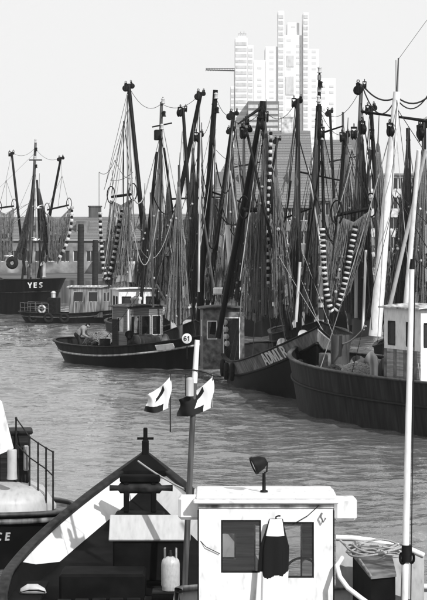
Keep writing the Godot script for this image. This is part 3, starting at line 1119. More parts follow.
	S(b, "topmast", 161.5, 104, 116, 163, 97, 116, 2, 1, M.spar_dark)
	boom(b, at(152, 318, 115), at(128.5, 84, 117), 0.17)
	boom(b, at(154, 318, 115), at(201, 92, 114), 0.16)
	boom(b, at(196, 312, 112), at(183, 108, 114), 0.13)
	mast_lamps(b, at(163, 101, 116), 3)
	m = MB.new()
	m.box(Vector3.ZERO, Vector3(0.5, 0.6, 0.35), 0.04)
	o = part("radar_box", m, M.dark, b)
	o.position = local(b, at(157.5, 135, 116))
	S(b, "post", 123.5, 262, 117, 123.5, 121, 117, 1.2, 1.0, M.spar_dark)
	stays(b, h, at(161.5, 106, 116), 12, 77)
	W(b, 116, 161, 104, 128, 85, 0.7); W(b, 116, 162, 104, 201, 93, 0.5); W(b, 117, 124, 122, 104, 190, 0.0); W(b, 117, 124, 122, 131, 190)
	W(b, 117, 99, 172, 99, 215, 0); W(b, 117, 99, 172, 115, 160, 0.4); W(b, 117, 115, 160, 133, 178, 0.4); W(b, 117, 128, 90, 106, 182)
	W(b, 117, 112, 170, 113, 196); W(b, 117, 136, 170, 134, 196); W(b, 117, 110, 180, 133, 172, 0.2)
	small_fry(b, h, 6)

	# --- cutter between, thick black mast
	b = thing("fishing_cutter", "dark cutter with thick black mast behind the boat lettered ADMIR", "fishing boat", Vector3(-1.2, 0, -109), deg_to_rad(-88))
	h = hull_data({L = 15.0, B = 3.6, sm = 1.3, sb = 2.3, ss = 1.5})
	build_hull(b, h, M.hull_black, M.hull_grey, M.iron, M.deck, M.dark)
	wheelhouse(b, Vector3(-2.6, deck_y(h, -2.6), 0), Vector3(2.4, 2.4, 2.2), M.lightgrey, M.oldwhite, win_row(3, 0.5, 1.4, 0.6, 2.0), win_row(2, 0.5, 1.4, 0.6, 1.8), M.pane, M.darkwood)
	S(b, "mast", 199, 330, 105, 215.5, 90, 105, 8.5, 5, M.spar_dark)
	S(b, "gaff", 206, 190, 105, 247, 204, 104, 2.2, 1.6, M.spar_dark)
	S(b, "mast_leg", 213, 325, 104, 211, 140, 105, 3, 2.2, M.spar_dark)
	boom(b, at(205, 322, 104), at(234, 112, 103), 0.12)
	boom(b, at(193, 322, 106), at(199, 133, 107), 0.09)
	mast_lamps(b, at(216, 96, 105), 2)
	stays(b, h, at(215, 94, 105), 10, 31)
	W(b, 105, 215, 95, 199, 133, 0.8); W(b, 105, 215, 95, 234, 113, 0.5); W(b, 105, 216, 150, 250, 165, 0.3)
	small_fry(b, h, 7)

	# --- ADMIR
	b = thing("fishing_cutter", "black high-bowed cutter lettered ADMIR with tall two-legged mast", "fishing boat", Vector3(3.35, 0, -86.6), deg_to_rad(-86))
	h = hull_data({L = 19.2, B = 5.2, sm = 1.05, sb = 3.0, ss = 1.5, tm = 0.38, bw = 0.55, dk = 0.75, ts = 0.25, tb = 0.42, bp = 2.0, br = 1.3, flare = 0.9})
	build_hull(b, h, M.hull_black, M.bulwark, M.iron, M.deck, M.dark, M.dark, 0.6)
	letters(b, h, "ADMIR", 0.765, 0.0235, 1, 0.28, 0.52, M.white, "letter", "white painted letter on the bow")
	var whc := local(b, at(222, 0, 93)) * Vector3(1, 0, 1)
	whc.y = deck_y(h, whc.x)
	wheelhouse(b, whc, Vector3(2.2, 2.75, 1.9), M.grey, M.hull_mid, [Rect2(-0.75, 1.4, 0.42, 0.8), Rect2(0.0, 0.35, 0.72, 2.0)], win_row(1, 0.5, 1.5, 0.7, 1.5), M.glass, M.white, M.darkwood)
	m = MB.new()
	m.box(Vector3(0, 0, 0), Vector3(0.9, 0.32, 1.6), 0.05)
	o = part("roof_locker", m, M.white, b)
	o.position = local(b, at(231, 291, 92.2))
	m = MB.new()
	m.box(Vector3(0, 0, 0), Vector3(0.7, 0.3, 0.45), 0.05)
	o = part("liferaft_case", m, M.white, b)
	o.position = local(b, at(243, 293, 92.0))
	S(b, "mast_leg", 218, 338, 90, 262, 108, 89, 6, 5.2, M.spar_dark)
	S(b, "mast_leg", 289, 338, 86, 262, 108, 89, 6, 5.2, M.spar_dark)
	S(b, "mast_head", 262, 112, 89, 263, 101, 89, 8, 6, M.spar_dark)
	pulley(b, at(260, 118, 88.4), 0.72); pulley(b, at(247, 117, 88.4), 0.50); pulley(b, at(266, 112, 88.8), 0.6)
	S(b, "cross_beam", 243, 209, 89, 275, 209, 88.2, 3, 3, M.spar_dark)
	S(b, "gaff", 262, 107, 89, 238, 124, 88, 3.5, 1.6, M.spar_dark)
	S(b, "gaff", 274, 222, 88, 312, 208, 87, 2.2, 1.8, M.spar_dark)
	S(b, "davit", 227, 225, 91, 233, 290, 91, 5, 6, M.spar_white)
	S(b, "post", 296, 322, 83, 300, 262, 83, 3.2, 3.2, M.oldwhite)
	boom(b, at(299, 330, 86), at(297.5, 99, 88), 0.13)
	boom(b, at(292, 330, 86), at(246, 128, 89), 0.08)
	stays(b, h, at(262, 108, 89), 13, 61)
	W(b, 88, 262, 106, 297, 100, 0.7); W(b, 88, 262, 110, 229, 118, 0.4); W(b, 86, 297, 104, 283, 230); W(b, 86, 262, 140, 300, 300, 0.4)
	W(b, 84, 297, 108, 291, 320); W(b, 84, 283, 220, 300, 318); W(b, 84, 320, 215, 296, 318)
	winch(b, Vector3(2.6, deck_y(h, 2.6), 0.1), 2.2, 0.5, PI / 2 + 0.1)
	for k in 3:
		ring_buoy("tyre_fender", "", hull_frame(h, 0.3 + 0.11 * k, 1, 0.35).origin + Vector3(0, -0.1, 0.14), 0.3, 0.1, M.rubber, Basis.IDENTITY, b)
	cowl(b, Vector3(4.4, deck_y(h, 4.4), 0.9), 0.16, 1.2, 0.4, M.oldwhite)
	cowl(b, Vector3(5.9, deck_y(h, 5.9), 0.2), 0.16, 1.3, 0.4, M.white)
	small_fry(b, h, 8)
	net_heap(b.transform * Vector3(0.4, deck_y(h, 0.4) + 0.04, 1.0), 1.2, 1.0, 0.9, "dark heap of net on the deck of the boat lettered ADMIR", M.net_mid)

	# --- cutter with tall banded mast
	b = thing("fishing_cutter", "cutter with tall white-banded black mast behind the boat lettered ADMIR", "fishing boat", Vector3(5.2, 0, -106), deg_to_rad(-90))
	h = hull_data({L = 15.5, B = 4.4, sm = 1.4, sb = 2.4, ss = 1.6})
	build_hull(b, h, M.hull_black, M.hull_grey, M.iron, M.deck, M.dark)
	wheelhouse(b, Vector3(-2.8, deck_y(h, -2.8), 0), Vector3(2.4, 2.4, 2.4), M.oldwhite, M.oldwhite, win_row(3, 0.5, 1.4, 0.6, 2.2), win_row(2, 0.5, 1.4, 0.6, 1.8), M.pane, M.darkwood)
	S(b, "mast", 309, 330, 103, 319, 106, 103, 10, 6, M.spar_dark)
	S(b, "topmast", 319, 108, 103, 319.5, 72, 103, 4.4, 2.2, M.spar_dark)
	for k in 3:
		S(b, "mast_band", 319.3, 104 - 12 * k, 103, 319.4, 99 - 12 * k, 103, 4.9 - 0.5 * k, 4.7 - 0.5 * k, M.oldwhite)
	S(b, "gaff", 316, 135, 103, 343, 126, 102, 2.4, 1.6, M.spar_dark)
	S(b, "gaff", 300, 172, 103, 348, 182, 102, 2.0, 1.6, M.spar_dark)
	S(b, "mast_leg", 326, 325, 101, 322, 140, 103, 4, 3, M.spar_dark)
	boom(b, at(331, 325, 102), at(345, 133, 101), 0.13)
	pulley(b, at(322, 128, 102.5), 0.72); pulley(b, at(346, 135, 101), 0.65)
	mast_lamps(b, at(319.5, 70, 103), 3)
	stays(b, h, at(319, 82, 103), 12, 13)
	W(b, 102, 319, 108, 345, 134, 0.5); W(b, 102, 319, 108, 361, 88, 0.9)
	small_fry(b, h, 9)

	# --- behind the steel boat
	b = thing("fishing_cutter", "dark cutter with steep raised booms behind the grey steel boat", "fishing boat", Vector3(9.6, 0, -93), deg_to_rad(-97))
	h = hull_data({L = 14.5, B = 4.4, sm = 1.4, sb = 2.4, ss = 1.6})
	build_hull(b, h, M.hull_black, M.hull_grey, M.iron, M.deck, M.dark)
	wheelhouse(b, Vector3(-2.5, deck_y(h, -2.5), 0), Vector3(2.4, 2.4, 2.4), M.oldwhite, M.oldwhite, win_row(3, 0.5, 1.4, 0.6, 2.2), win_row(2, 0.5, 1.4, 0.6, 1.8), M.pane, M.darkwood)
	S(b, "mast", 412, 330, 90, 408, 128, 90, 7, 4, M.spar_dark)
	S(b, "mast_leg", 398, 325, 89, 418, 150, 90, 3, 2.4, M.spar_dark)
	boom(b, at(383, 330, 91), at(371, 106, 92), 0.12)
	boom(b, at(350, 325, 92), at(361.5, 84, 93), 0.12, M.spar_mid)
	boom(b, at(425, 330, 91), at(424, 122, 92), 0.14)
	pulley(b, at(354, 128, 91), 0.72); pulley(b, at(372, 130, 91), 0.58); pulley(b, at(421, 130, 90), 0.72)
	S(b, "gaff", 362, 112, 91, 432, 121, 90, 2.2, 2.2, M.spar_dark)
	stays(b, h, at(408, 130, 90), 10, 43)
	W(b, 91, 362, 85, 396, 98, 1.0, 0.03); W(b, 91, 396, 98, 432, 88, 0.7, 0.03); W(b, 91, 396, 98, 396, 60)
	W(b, 91, 340, 180, 340, 300); W(b, 91, 371, 112, 352, 300); W(b, 91, 345, 140, 400, 300)
	S(b, "post", 356, 318, 91, 356.5, 240, 91, 4, 3, M.oldwhite)
	small_fry(b, h, 10)

	# --- two more rigs further up the quay
	for q in [[Vector3(3.2, 0, -138), 244, 118, 231, 128, 278, 138, 23, "cutter moored deep behind the two-legged mast"], [Vector3(9.0, 0, -136), 343, 112, 330, 110, 372, 150, 29, "cutter moored deep behind the white-banded mast"]]:
		var far: bool = q[7] == 41
		b = thing("fishing_cutter", q[8], "fishing boat", q[0], deg_to_rad(-90))
		h = hull_data({L = 14.0, B = 4.2, sm = 1.4, sb = 2.3, ss = 1.6})
		build_hull(b, h, M.hull_black, M.hull_grey, M.iron, M.deck, M.dark)
		wheelhouse(b, Vector3(-2.5, deck_y(h, -2.5), 0), Vector3(2.4, 2.4, 2.4), M.oldwhite, M.oldwhite, win_row(3, 0.5, 1.4, 0.6, 2.2), win_row(2, 0.5, 1.4, 0.6, 1.8), M.pane, M.darkwood)
		var dd: float = -q[0].z
		S(b, "mast", q[1] - 1, 312, dd, q[1], q[2] + (30 if far else 0), dd, 4.5, 2.2, M.spar_mid)
		if not far:
			boom(b, at(q[1] - 4, 308, dd), at(q[3], q[4], dd + 1), 0.12)
			boom(b, at(q[1] + 4, 308, dd), at(q[5], q[6], dd - 1), 0.12)
		S(b, "gaff", q[1] - 14, q[2] + 50, dd, q[1] + 16, q[2] + 44, dd, 1.6, 1.4, M.spar_dark)
		stays(b, h, at(q[1], q[2] + (32 if far else 3), dd), 8, q[7])
		small_fry(b, h, 11)

	# --- grey steel boat
	b = thing("fishing_cutter", "grey steel boat with thick white derrick and white deckhouse", "fishing boat", Vector3(7.25, 0, -69.8), deg_to_rad(113.5))
	h = hull_data({L = 20.0, B = 5.4, sm = 1.75, sb = 2.15, ss = 1.9, tm = 0.45, bw = 0.75, dk = 0.62, ts = 0.25, tb = 0.55, bp = 2.6, br = 0.35, sr = 0.8, flare = 0.25})
	build_hull(b, h, M.hull_grey, M.hull_grey, M.hull_mid, M.deck, M.dark, M.dark, 0.8)
	var cc := Vector3(-2.95, 0, -1.3)
	cc.y = deck_y(h, cc.x)
	var wh := wheelhouse(b, cc, Vector3(2.5, 2.95, 2.16), M.white, M.oldwhite, win_row(3, 0.42, 1.75, 0.75, 1.9), [Rect2(-0.95, 1.75, 0.45, 0.75), Rect2(0.3, 1.75, 0.42, 0.75)], M.pane, M.darkwood, M.darkwood, [Rect2(-0.95, 1.75, 0.5, 0.75), Rect2(0.2, 1.75, 0.42, 0.75)])
	# planked lower half of the deckhouse
	for k in 11:
		m = MB.new()
		m.box(Vector3(1.264, 0.8, -0.97 + 0.194 * k), Vector3(0.03, 1.6, 0.186), 0.006)
		part("plank", m, M.palewood if k % 3 != 1 else M.grey, wh)
		m = MB.new()
		m.box(Vector3(-1.13 + 0.226 * k, 0.8, -1.094), Vector3(0.216, 1.6, 0.03), 0.006)
		part("plank", m, M.palewood if k % 3 != 1 else M.grey, wh)
	m = MB.new()
	m.box(Vector3(-0.7, 3.25, 0.7), Vector3(0.7, 0.5, 0.6), 0.03)
	part("roof_locker", m, M.lightgrey, wh)
	S(b, "derrick", 375, 336, 70.5, 397, 92, 70.5, 13, 7.5, M.spar_white)
	S(b, "topmast", 397, 95, 70.5, 398.5, 58, 70.5, 2.2, 1.4, M.spar_mid)
	S(b, "derrick_boom", 384, 332, 69.5, 426, 150, 68, 4.4, 3.4, M.lightgrey)
	S(b, "derrick_boom", 404, 330, 68.5, 419, 150, 67, 6, 4, M.spar_white)
	S(b, "spreader", 361, 111, 71, 436, 123, 70, 2.2, 2.2, M.spar_dark)
	S(b, "post", 363, 330, 72, 366, 250, 72, 3, 2.6, M.oldwhite)
	pulley(b, at(390, 124, 70), 0.58); pulley(b, at(362, 122, 70.5), 0.58); pulley(b, at(420, 126, 69.5), 0.58)
	wire(b, at(365, 88, 70.5), at(397, 97, 70.5), 0.25, 0.03); wire(b, at(397, 97, 70.5), at(438, 86, 70.5), 0.4, 0.03)
	stays(b, h, at(397, 95, 70.5), 8, 97)
	W(b, 70, 397, 100, 384, 330); W(b, 70, 397, 100, 424, 330); W(b, 70, 425, 152, 398, 110); W(b, 70, 398, 60, 427, 20, 0.0, 0.008); W(b, 69, 366, 252, 372, 330)
	drumset(b, h)
	small_fry(b, h, 12)

func drumset(b: Node3D, h: Dictionary):
	var y := deck_y(h, 3.0) + 0.05
	winch(b, local(b, Vector3(at(372, 0, 71).x, y, -71)), 1.5, 0.45, 0.3)
	var q := at(340, 0, 73.5)
	drum(Vector3(q.x, y, q.z), 0.34, 1.65, "tall dark cylindrical tank on the grey steel boat's foredeck", M.hull_mid, "deck_tank")
	q = at(327, 0, 75)
	drum(Vector3(q.x, y, q.z), 0.3, 0.9, "grey oil drum beside the tall tank on the steel boat", M.grey)
	cowl(b, local(b, Vector3(at(374, 0, 69.6).x, y, -69.6)), 0.15, 1.05, 0.6, M.oldwhite)
	q = at(379, 0, 68.6)
	fish_box(Vector3(q.x, y, q.z), 0.4, "pale slatted fish box below the white derrick's foot", M.palewood)
	q = at(370, 0, 69.2)
	fish_box(Vector3(q.x, y, q.z), 1.2, "grey slatted fish box beside the white derrick's foot", M.grey)
	q = at(358, 0, 70.4)
	net_heap(Vector3(q.x, y, q.z), 0.75, 0.8, 0.6, "pale heap of net on the grey steel boat beside its drum winch", M.net_pale)
	q = at(338, 0, 73)
	net_heap(Vector3(q.x, y, q.z), 0.7, 0.55, 0.6, "dark heap of net beside the steel boat's tall tank", M.net_dark)
	# hawser looped over the tank
	var m := MB.new()
	var pts := []
	for k in 17:
		var t := k / 16.0
		pts.append(local(b, at(lerpf(318, 366, t), 330 + 16 * sin(t * PI) - 4 * t, lerpf(75, 71.5, t))))
	m.tube(pts, 0.03, 6)
	part("hawser", m, M.rope, b)

func nets():
	net("trawl net without bobbins hung from a boom of the boat lettered YES", 178, [[-3, 210], [6, 214], [14, 208]], [[-2, 262], [12, 258]], 46, M.net_mid, {beam = [-1, 208, 14, 206], hang = [6, 180], slack = 0.3})
	net("trawl net edged with bobbins hung from the boom nearest the timber pile", 176, [[47, 214], [58, 220], [72, 206]], [[49, 258], [58, 264], [63, 250]], 60, M.net_mid, {beam = [47, 210, 69, 205], hang = [62, 176], bobbins = [[72, 206], [71, 225], [66, 245], [58, 260]], pitch = 0.28, br = 0.16})
	net("dark net gathered along the mast of the boat lettered YES, spreading from its head", 177, [[33, 186], [35, 184]], [[14, 258], [26, 262]], 40, M.net_dark, {slack = 0.2})
	net("dark net falling behind the mast of the boat lettered YES", 177, [[37, 190], [41, 188]], [[42, 264], [56, 258]], 44, M.net_dark, {slack = 0.2})
	var G := "net hung in the rigging, "
	net("net with black and white bobbin loop hung above the launch's pale cabin", 117, [[110, 200], [121, 205], [133, 198]], [[102, 282], [110, 288], [124, 280]], 46, M.net_mid, {beam = [111, 197, 133, 194], hang = [124, 122], bobbins = [[100, 212], [101, 240], [104, 270], [107, 281], [111, 268], [117, 240], [122, 208]], pitch = 0.16, br = 0.12})
	net("pale net falling from the beam to the white wheelhouse roof", 116, [[122, 205], [132, 200]], [[112, 288], [140, 290]], 44, M.net_pale, {})
	net("dark net bundled along the white-wheelhouse cutter's boom nearest the bobbin loop", 115.5, [[142, 215], [146, 200]], [[136, 292], [150, 300]], 36, M.net_dark, {})
	net("dark net hung between mast and leg of the white-wheelhouse cutter", 115, [[157, 170], [160, 168]], [[142, 290], [160, 296]], 52, M.net_mid, {})
	net("net hung from the crossing booms of the white-wheelhouse cutter", 114.5, [[164, 190], [172, 186]], [[158, 300], [178, 304]], 56, M.net_dark, {})
	net("pale cone-shaped net hung from the small cutter's own mast", 98.2, [[177, 182], [181, 180]], [[165, 318], [178, 326], [190, 316]], 70, M.net_half, {slack = 0.1, depth = 0.6})
	net("net hung beside the thick black mast, narrow and dark", 106, [[190, 150], [196, 148]], [[184, 305], [202, 308]], 52, M.net_dark, {})
	net("net hung from the gaff of the thick black mast", 104, [[212, 198], [226, 200], [240, 204]], [[204, 300], [222, 305], [232, 300]], 70, M.net_mid, {})
	net("net stretched from the thick mast's head towards the two-legged mast", 103.5, [[226, 160], [236, 140]], [[214, 292], [244, 300]], 66, M.net_mid, {})
	net("net gathered along the sloping leg of the two-legged mast nearest the grey wheelhouse", 90, [[256, 138], [259, 132]], [[222, 296], [246, 304]], 66, M.net_dark, {})
	net("net with upright bobbin rope hung inside the two-legged mast", 88.2, [[263, 132], [268, 130]], [[250, 312], [272, 318]], 72, M.net_mid, {bobbins = [[271, 128], [270, 165], [268, 225], [268, 288]], pitch = 0.16, br = 0.09})
	net("net hung outside the steep leg of the two-legged mast", 86.5, [[272, 165], [280, 175]], [[274, 318], [296, 322]], 66, M.net_mid, {})
	net("pale net draped below the cross beam of the two-legged mast", 88.4, [[246, 212], [260, 214], [272, 212]], [[240, 318], [256, 322], [268, 316]], 60, M.net_pale, {beam = [244, 210, 274, 211]})
	net("net hung from the boom tip beside the two-legged mast", 87, [[294, 180], [299, 178]], [[284, 322], [302, 318]], 60, M.net_dark, {})
	net("net gathered along the white-banded mast", 102.5, [[313, 140], [320, 138]], [[300, 312], [318, 318]], 70, M.net_dark, {})
	net("net with a hanging loop of white and black bobbins before the banded mast", 84, [[338, 216], [354, 222], [372, 209]], [[328, 300], [337, 306], [350, 292]], 84, M.net_mid, {beam = [337, 215, 371, 208], hang = [352, 150], bobbins = [[322, 228], [323, 250], [325, 280], [329, 303], [333, 312], [339, 304], [345, 282], [350, 255], [356, 224]], pitch = 0.115, br = 0.125})
	net("net hung behind the bobbin loop from the mid boom", 92, [[344, 150], [350, 146]], [[334, 310], [360, 316]], 76, M.net_mid, {})
	net("net falling from the boom head beside the white derrick", 91.5, [[358, 140], [366, 136]], [[352, 318], [376, 322]], 76, M.net_dark, {})
	net("net hung between white derrick and dark steep boom", 90.5, [[372, 140], [384, 150]], [[376, 320], [400, 322]], 76, M.net_mid, {})
	net("net hung from the spreader above the white deckhouse", 88, [[402, 160], [412, 158]], [[388, 318], [414, 322]], 84, M.net_dark, {})
	net("net hung from the outermost boom above the white deckhouse", 87, [[418, 150], [428, 150]], [[410, 320], [434, 322]], 84, M.net_mid, {})
	net("net hung on the rig deep behind the two-legged mast", 136, [[232, 205], [250, 196], [276, 208]], [[228, 290], [252, 296], [284, 290]], 60, M.net_mid, {})
	net("net hung on the rig deep behind the white-banded mast", 134, [[330, 200], [346, 194], [370, 206]], [[322, 296], [348, 300], [384, 296]], 60, M.net_mid, {})
	# string of white floats in the doorway of ADMIR
	var o := thing("float_string", "string of four white floats hanging by the dark doorway", "float string", at(225, 318, 90.8))
	var m := MB.new()
	m.tube([Vector3.ZERO, Vector3(0.04, -0.6, 0), Vector3(0.1, -1.3, 0)], 0.012, 4)
	part("cord", m, M.rope, o)
	for k in 4:
		m = MB.new()
		m.lathe([Vector2(0.001, -0.13), Vector2(0.09, -0.11), Vector2(0.13, 0), Vector2(0.09, 0.11), Vector2(0.001, 0.13)], 12, Transform3D(Basis.IDENTITY, Vector3(0.03 * k, -0.2 - 0.32 * k, 0)))
		part("float", m, M.oldwhite, o)

func clutter():
	# loose ropes, falls and lifts slung between neighbouring rigs, each a part of the boat it belongs to
	var tips := [[128, 88, 116], [161, 110, 116], [183, 112, 114], [201, 96, 114], [199, 137, 106], [215, 95, 105], [234, 116, 103], [262, 112, 89], [297, 103, 88], [319, 100, 103], [345, 136, 101], [361, 90, 92], [371, 110, 92], [408, 130, 90], [424, 126, 92]]
	var boats := []
	for o in get_children():
		if String(o.name).begins_with("fishing_cutter"): boats.append(o)
	var g := RandomNumberGenerator.new()
	g.seed = 321
	for k in 90:
		var a: Array = tips[g.randi() % tips.size()]
		var p := at(a[0] + g.randf_range(-2, 2), a[1] + g.randf_range(0, 40), a[2])
		var e := at(a[0] + g.randf_range(-26, 26), g.randf_range(200, 315), a[2] + g.randf_range(-2.5, 2.5))
		var best: Node3D = boats[0]
		for o in boats:
			if (o.position * Vector3(1, 0, 1)).distance_to(p * Vector3(1, 0, 1)) < (best.position * Vector3(1, 0, 1)).distance_to(p * Vector3(1, 0, 1)): best = o
		var pale := g.randf() < 0.4
		wire(best, p, e, g.randf_range(0, 0.5), g.randf_range(0.012, 0.028), M.rope if pale else M.wire, "rope")

	# light poles, bights of rope and hanging chain between the masts
	for k in 26:
		var x := g.randf_range(135, 425)
		var d := g.randf_range(98, 112) if x < 290 else g.randf_range(88, 104)
		var top := g.randf_range(130, 215)
		var best := nearest(boats, at(x, 0, d))
		if k % 3 == 0:
			spar(best, "pole", at(x + g.randf_range(-22, 22), g.randf_range(285, 318), d), at(x, top, d), 0.06, 0.04, [M.spar_dark, M.spar_mid, M.oldwhite][(k / 3) % 3])
		else:
			var w := g.randf_range(8, 26)
			wire(best, at(x - w, top + 30, d), at(x + w, top + g.randf_range(10, 50), d + 0.6), g.randf_range(1.0, 3.2), g.randf_range(0.02, 0.04), M.rope if k % 5 == 1 else M.spar_dark, "rope_bight")

func nearest(boats: Array, p: Vector3) -> Node3D:
	var best: Node3D = boats[0]
	for o in boats:
		if (o.position * Vector3(1, 0, 1)).distance_to(p * Vector3(1, 0, 1)) < (best.position * Vector3(1, 0, 1)).distance_to(p * Vector3(1, 0, 1)): best = o
	return best

# ------------------------------------------------------------------ town behind
const QUAY := 2.4

func house(called: String, label: String, px0: float, px1: float, d: float, eave: float, ridge: float, hip0: float, hip1: float, depth: float, wallm: Material, roofm: Material, cols: int, rows: int, ww := 0.9, wh := 1.4, chimneys := []):
	var x0 := at(px0, 0, d).x
	var x1 := at(px1, 0, d).x
	var ey := at(0, eave, d).y - QUAY
	var ry := at(0, ridge, d + depth / 2).y - QUAY
	var w := x1 - x0
	var o := thing(called, label, "building", Vector3((x0 + x1) / 2, QUAY, -d))
	var holes := []
	var fh := ey / rows
	for r in rows:
		for c in cols:
			var cx := -w / 2 + w * (c + 0.5) / cols
			holes.append(Rect2(cx - ww / 2, fh * r + fh * 0.32, ww, minf(wh, fh * 0.6)))
	var m := MB.new()
	m.panel(w, ey, 0.3, holes)
	m.xf = Transform3D(Basis.IDENTITY, Vector3(0, 0, -depth))
	m.panel(w, ey, 0.3, [])
	for s in [-1.0, 1.0]:
		m.xf = Transform3D(Basis(Vector3.UP, s * PI / 2), Vector3(s * (w / 2 - 0.152), 0, -depth / 2))
		m.panel(depth - 0.304, ey, 0.3, [])
	m.xf = Transform3D.IDENTITY
	if hip0 == 0.0 and ry > ey + 0.5: 
		m.tri(Vector3(-w / 2, ey, 0.15), Vector3(-w / 2, ry - 0.1, -depth / 2), Vector3(-w / 2, ey, -depth - 0.15))
	if hip1 == 0.0 and ry > ey + 0.5:
		m.tri(Vector3(w / 2, ey, 0.15), Vector3(w / 2, ey, -depth - 0.15), Vector3(w / 2, ry - 0.1, -depth / 2))
	part("wall", m, wallm, o)
	for r in holes:
		m = MB.new()
		m.box(Vector3(r.get_center().x, r.get_center().y, -0.08), Vector3(r.size.x - 0.01, r.size.y - 0.01, 0.04))
		var win := part("window", m, M.pane, o)
		m = MB.new()
		var c: Vector2 = r.get_center()
		for s in [-1.0, 1.0]:
			m.box(Vector3(c.x + s * (r.size.x / 2 - 0.05), c.y, -0.02), Vector3(0.1, r.size.y - 0.02, 0.08))
			m.box(Vector3(c.x, c.y + s * (r.size.y / 2 - 0.05), -0.018), Vector3(r.size.x - 0.21, 0.1, 0.08))
		m.box(Vector3(c.x, c.y, -0.02), Vector3(0.07, r.size.y - 0.21, 0.07))
		part("frame", m, M.oldwhite, win)
	m = MB.new()
	var ov := 0.35
	if ry > ey + 0.5:
		var a := Vector3(-w / 2 - ov, ey - 0.1, 0.15 + ov); var b := Vector3(w / 2 + ov, ey - 0.1, 0.15 + ov)
		var c := Vector3(w / 2 + ov - hip1, ry, -depth / 2); var e := Vector3(-w / 2 - ov + hip0, ry, -depth / 2)
		var a2 := Vector3(a.x, a.y, -depth - 0.15 - ov); var b2 := Vector3(b.x, b.y, -depth - 0.15 - ov)
		m.quad(a, b, c, e); m.quad(b2, a2, e, c)
		m.quad(a2, a, e, e); m.quad(b, b2, c, c)
		var dn := Vector3(0, -0.25, 0)
		m.quad(a + dn, b + dn, b, a); m.quad(a2 + dn, a + dn, a, a2); m.quad(b + dn, b2 + dn, b2, b); m.quad(b2 + dn, a2 + dn, a2, b2)
	else:
		m.box(Vector3(0, ey + 0.16, -depth / 2), Vector3(w + 0.5, 0.3, depth + 0.8), 0.05)
	var roof := part("roof", m, roofm, o)
	if ry > ey + 2.0:
		# courses of tiles on the slope that faces the water, each lapping the one below
		var nc := int(Vector2(ry - ey, depth / 2).length() / 0.5)
		for k in nc:
			var t0 := float(k) / nc
			var t1 := float(k + 1) / nc
			var lo := Vector3(0, lerpf(ey - 0.1, ry, t0), lerpf(0.15 + ov, -depth / 2, t0))
			var hi := Vector3(0, lerpf(ey - 0.1, ry, t1), lerpf(0.15 + ov, -depth / 2, t1))
			var nn := (hi - lo).cross(Vector3(-1, 0, 0)).normalized()
			if nn.y < 0: nn = -nn
			var l0 := -w / 2 - ov + hip0 * t0; var r0 := w / 2 + ov - hip1 * t0
			var l1 := -w / 2 - ov + hip0 * t1; var r1 := w / 2 + ov - hip1 * t1
			var a0 := Vector3(l0, lo.y, lo.z) + nn * 0.09; var b0 := Vector3(r0, lo.y, lo.z) + nn * 0.09
			var a1 := Vector3(l1, hi.y, hi.z) + nn * 0.04; var b1 := Vector3(r1, hi.y, hi.z) + nn * 0.04
			m = MB.new()
			m.quad(a0, b0, b1, a1)
			m.quad(a0 - nn * 0.08, b0 - nn * 0.08, b0, a0)
			part("tile_course", m, [M.tile, M.tile2, M.tile, M.tile3][(k * 7 + int(w)) % 4], roof)
		for c in 4:
			var t := 0.28
			var cx := -w / 2 + w * (c + 0.7) / 4.4
			var p := Vector3(cx, lerpf(ey, ry, t), lerpf(0.3, -depth / 2, t))
			m = MB.new()
			m.box(p + Vector3(0, 0.55, -1.0), Vector3(1.5, 1.7, 2.6), 0.03)
			var dm := part("dormer", m, wallm, roof)
	for cpx in chimneys:
		m = MB.new()
		var cx: float = at(cpx[0], 0, d + depth / 2).x - (x0 + x1) / 2
		var ty: float = at(0, cpx[1], d + depth / 2).y - QUAY
		m.box(Vector3(cx, (ty + minf(ey, ry - 2)) / 2, -depth / 2), Vector3(cpx[2], ty - minf(ey, ry - 2), 0.9), 0.03)
		m.box(Vector3(cx, ty + 0.08, -depth / 2), Vector3(cpx[2] + 0.2, 0.16, 1.1), 0.03)
		part("chimney", m, wallm if cpx.size() < 4 else cpx[3], roof)
	return o

func tower_block(label: String, parts: Array, d: float):
	# parts: [px0, px1, top row, bottom row, depth metres, band, offset]; band: 0 none, 1 pale lines, 2 dark window strips
	var o := thing("apartment_tower", label, "tower block", Vector3(0, QUAY, -d), 0, "high-rise blocks behind the harbour")
	for q in parts:
		var a := at(q[0], q[2], d)
		var b := at(q[1], q[3], d)
		var m := MB.new()
		var ctr := Vector3((a.x + b.x) / 2, (a.y + b.y) / 2 - QUAY, -q[4] / 2 - q[6])
		m.box(ctr, Vector3(b.x - a.x, a.y - b.y, q[4]), 0.2)
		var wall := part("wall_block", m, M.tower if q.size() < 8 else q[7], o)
		var fl := 2.9
		var n := int((a.y - b.y) / fl)
		if q[5] == 0: continue
		var w: float = b.x - a.x
		for k in n:
			var y: float = b.y - QUAY + fl * (k + 0.55)
			m = MB.new()
			if q[5] == 2:
				m.box(Vector3(ctr.x, y, -q[6] + 0.05), Vector3(w - 0.8, 1.7, 0.3))
				part("window_strip", m, M.band, wall)
			else:
				# loggias: single openings along the storey
				var c := maxi(1, int(w / 3.6))
				for j in c:
					if (j * 7 + k * 3) % 5 == 0: continue
					m.box(Vector3(a.x + w * (j + 0.5) / c, y, -q[6] + 0.05), Vector3(2.2, 1.2, 0.24))
				if m.v.size() > 0: part("window_row", m, M.loggia, wall).set_meta("kind", "stuff")

